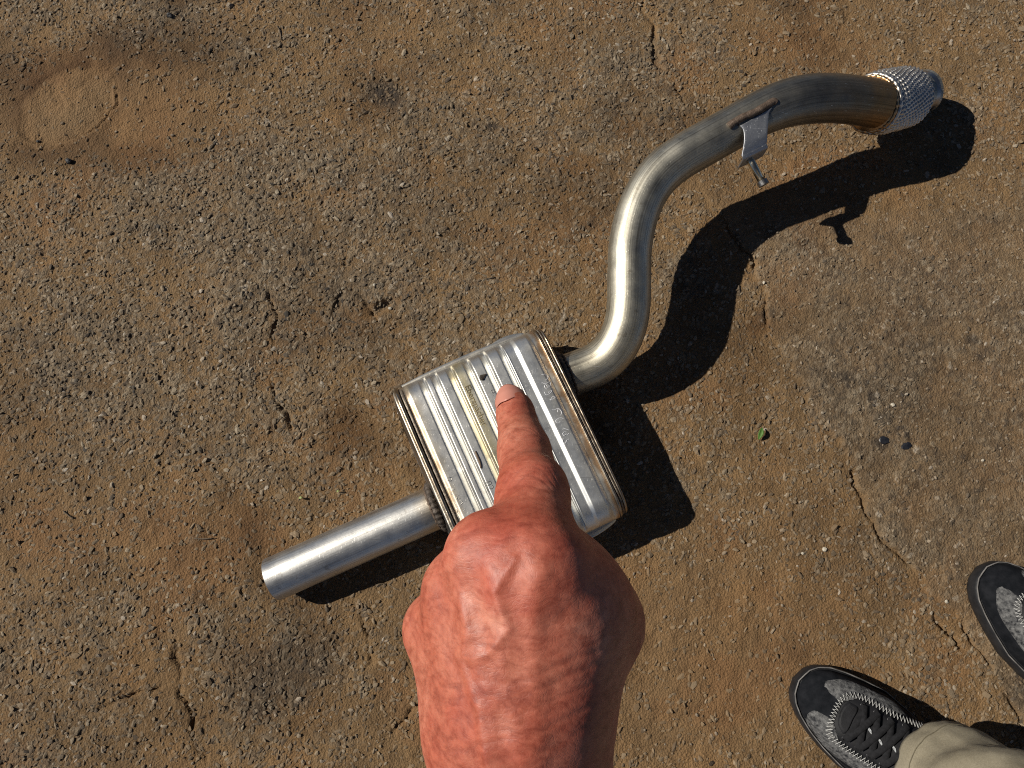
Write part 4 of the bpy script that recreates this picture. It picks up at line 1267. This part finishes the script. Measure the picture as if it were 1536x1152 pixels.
tag(shoeB, "black suede trainer standing farther along the asphalt crack, only its toe and side in view", "shoe", "pair of trainers")

# ------------------------------------------------------------------ trouser legs
def trouser(loc, ang, seed):
    root = empty("trouser_leg", loc)
    root.rotation_euler = (0, 0, ang)
    nz, nt_ = 90, 120
    zs = np.r_[np.linspace(.072, .40, 70), np.linspace(.42, .93, 20)]
    th = np.linspace(0, 2 * np.pi, nt_, endpoint=False)
    TH, ZZ = np.meshgrid(th, zs)
    r0 = .078 - .004 * np.sin(ZZ * 6) + .030 * sstep(.25, .93, ZZ)
    x_, y_ = TH * .08, ZZ
    f1 = fbm(TH / (2 * np.pi) * 2.0, ZZ * 1.6 + np.cos(TH) * .05, .22, seed, 3) - .5
    f1 *= 1 - sstep(5.6, 6.28, TH); 
    folds = .0045 * np.sin(ZZ * 46 + 1.9 * np.cos(TH + .6) + 1.5 * np.sin(2 * TH + 1)) * np.exp(-((ZZ - .17) / .085) ** 2) * (.55 + .45 * np.cos(TH - 2.6))
    folds = folds * sstep(.085, .115, ZZ)
    wr_ = fbm(TH / (2 * np.pi) * .5, ZZ * .8, .03, seed + 40, 4) - .5
    r = r0 + f1 * .012 + folds + wr_ * .006 * (1 - sstep(5.8, 6.28, TH)) * sstep(0, .4, TH)
    hem = .0035 * (1 - sstep(.098, .103, ZZ)); r = r + hem * .5
    cx = .000 + .02 * (ZZ - .1)
    zlift = .020 * np.clip(-np.cos(TH), 0, 1) * (1 - sstep(.07, .25, ZZ))
    V_ = np.stack([cx + r * 1.08 * np.cos(TH), r * .93 * np.sin(TH), ZZ + zlift], -1)
    leg = fix_normals(mesh_obj("leg_fabric", V_.reshape(-1, 3), grid_faces(nz, nt_, False, True) + [tuple((nz - 1) * nt_ + i for i in range(nt_))], M['khaki'], root))
    so_ = leg.modifiers.new("thickness", 'SOLIDIFY'); so_.thickness = .0022; so_.offset = -1
    k = int(np.searchsorted(zs, .098))
    ring = V_[k] + np.stack([np.cos(th), np.sin(th), 0 * th], -1) * .0004
    # dashed hem stitching
    Vs, Fs, o_ = [], [], 0
    ringd = np.array([ring[i % nt_] for i in range(nt_ + 1)])
    tube("hem_stitching", ringd, .0006, M['khaki_thread'], root, 5, caps=False)
    k2 = int(np.searchsorted(zs, .102))
    side = np.array([V_[j][8] + np.array([.0005, 0, 0]) for j in range(nz)])
    tube("side_seam", side, .0011, M['khaki'], root, 6)
    return root
axA = np.array([math.cos(angA), math.sin(angA)])
la = pA[:2] + axA * .200 + np.array([e2[0], e2[1]]) * .006
legA = trouser((la[0], la[1], 0.0), angA, 21)
tag(legA, "khaki cotton trouser leg with stitched hem hanging over the black trainer", "trousers", "trouser legs")
axB = np.array([math.cos(angB), math.sin(angB)])
lb = pB[:2] + axB * .205
legB = trouser((lb[0], lb[1], 0.0), angB, 27)
tag(legB, "khaki cotton trouser leg over the trainer by the asphalt crack, beyond the picture edge", "trousers", "trouser legs")

# ------------------------------------------------------------------ small loose things on the asphalt
def stone_thing(name, px, py, r, mat, label, cat, seed, flat=.6, group=None, rot=0.):
    p = pw(px, py)
    bm = rock_mesh(r, seed, flat, 2)
    me_ = bpy.data.meshes.new(name); bm.to_mesh(me_); bm.free(); me_.materials.append(mat)
    o = bpy.data.objects.new(name, me_); COL.objects.link(o)
    o.location = (p[0], p[1], gz(p[0], p[1]) + r * flat * .55); o.rotation_euler = (0, 0, rot)
    return tag(o, label, cat, group)
stone_thing("pebble", 104, 243, .0062, M['black_stone'], "lone black pebble below the round dusty dish in the asphalt", "pebble", 51, .7)
stone_thing("pebble", 56, 211, .0032, M['black_stone'], "tiny black pebble inside the rim of the round dusty dish", "pebble", 52, .7)
stone_thing("pebble", 257, 27, .0055, M['black_stone'], "black pebble with a pale side among coarse grey stones", "pebble", 53, .7)
stone_thing("pebble", 345, 10, .0060, M['grit'], "rounded grey brown pebble bedded in coarse asphalt", "pebble", 54, .6)
stone_thing("tar_blob", 1358, 670, .0085, M['tarmat'], "round glossy black tar spot stuck on the asphalt", "tar spot", 55, .22)
stone_thing("tar_blob", 1325, 661, .0078, M['tarmat'], "ragged black tar spot beside the round one", "tar spot", 56, .22)
for k, (px, py, lb_) in enumerate([
    (1203, 830, "pale round stone chip on open asphalt beyond the muffler's shadow"),
    (1145, 425, "pale stone chip at the edge of the bent pipe's shadow"),
    (1337, 608, "pale stone chip on the grey asphalt behind the black tar spots"),
    (1472, 691, "pale stone chip off to one side of the black tar spots"),
    (1418, 902, "pale stone chip lying between the two black trainers"),
    (1236, 824, "tiny pale stone chip beside the pale round chip on open asphalt"),
    (562, 428, "pale stone chip at the rim of the small dark pothole"),
    (585, 462, "pale stone chip inside the small dusty pothole")]):
    stone_thing("stone_chip", px, py, .0026 + .0006 * (k % 3), M['pale_stone'], lb_, "stone chip", 60 + k, .6, "pale stone chips on the asphalt", k * 1.3)
def leaf(px, py, length, width, ang, mat, label):
    p = pw(px, py)
    n = 14
    V_ = []
    for i in range(n):
        t = i / (n - 1)
        w_ = width * math.sin(math.pi * min(1, t * .96 + .03)) ** .8
        zc = .0025 + .004 * math.sin(t * 2.6)
        for s_ in (-1, -.5, 0, .5, 1):
            V_.append(((t - .5) * length, s_ * w_, zc + abs(s_) * w_ * .5))
    o = mesh_obj("leaf", V_, grid_faces(n, 5), mat)
    so_ = o.modifiers.new("thickness", 'SOLIDIFY'); so_.thickness = .0005
    o.location = (p[0], p[1], gz(p[0], p[1]) + .001); o.rotation_euler = (0, 0, ang)
    return tag(o, label, "leaf")
leaf(1139, 651, .019, .0036, 1.25, M['leaf'], "small fresh green leaf lying in the asphalt right of the muffler shadow")
leaf(453, 747, .008, .0016, .1, M['leaf_pale'], "tiny yellow green leaf scrap above the tail pipe")
leaf(508, 737, .006, .0013, .6, M['leaf_pale'], "tiny green leaf scrap beside a dark pit near the tail pipe weld")
def twig(px, py, length, ang, label, bend=.1):
    p = pw(px, py)
    t = np.linspace(-.5, .5, 10)
    path = np.stack([t * length, bend * length * (t * t - .1), .0012 + .0006 * np.sin(t * 9)], 1)
    o = tube("twig", path, .0007 + .0003 * (.5 - t), M['twig'], None, 7)
    o.location = (p[0], p[1], gmax(p[0], p[1], .01)); o.rotation_euler = (0, 0, ang)
    return tag(o, label, "twig")
twig(308, 808, .027, .02, "thin dry twig lying left of the tail pipe end", .15)
twig(106, 773, .020, -.6, "short dark twig in the brown dust by dark stones", .2)
twig(735, 417, .014, .2, "pale dry straw lying above the muffler", .2)
twig(420, 50, .03, 1.9, "dry straw stalk on coarse grey asphalt", .3)
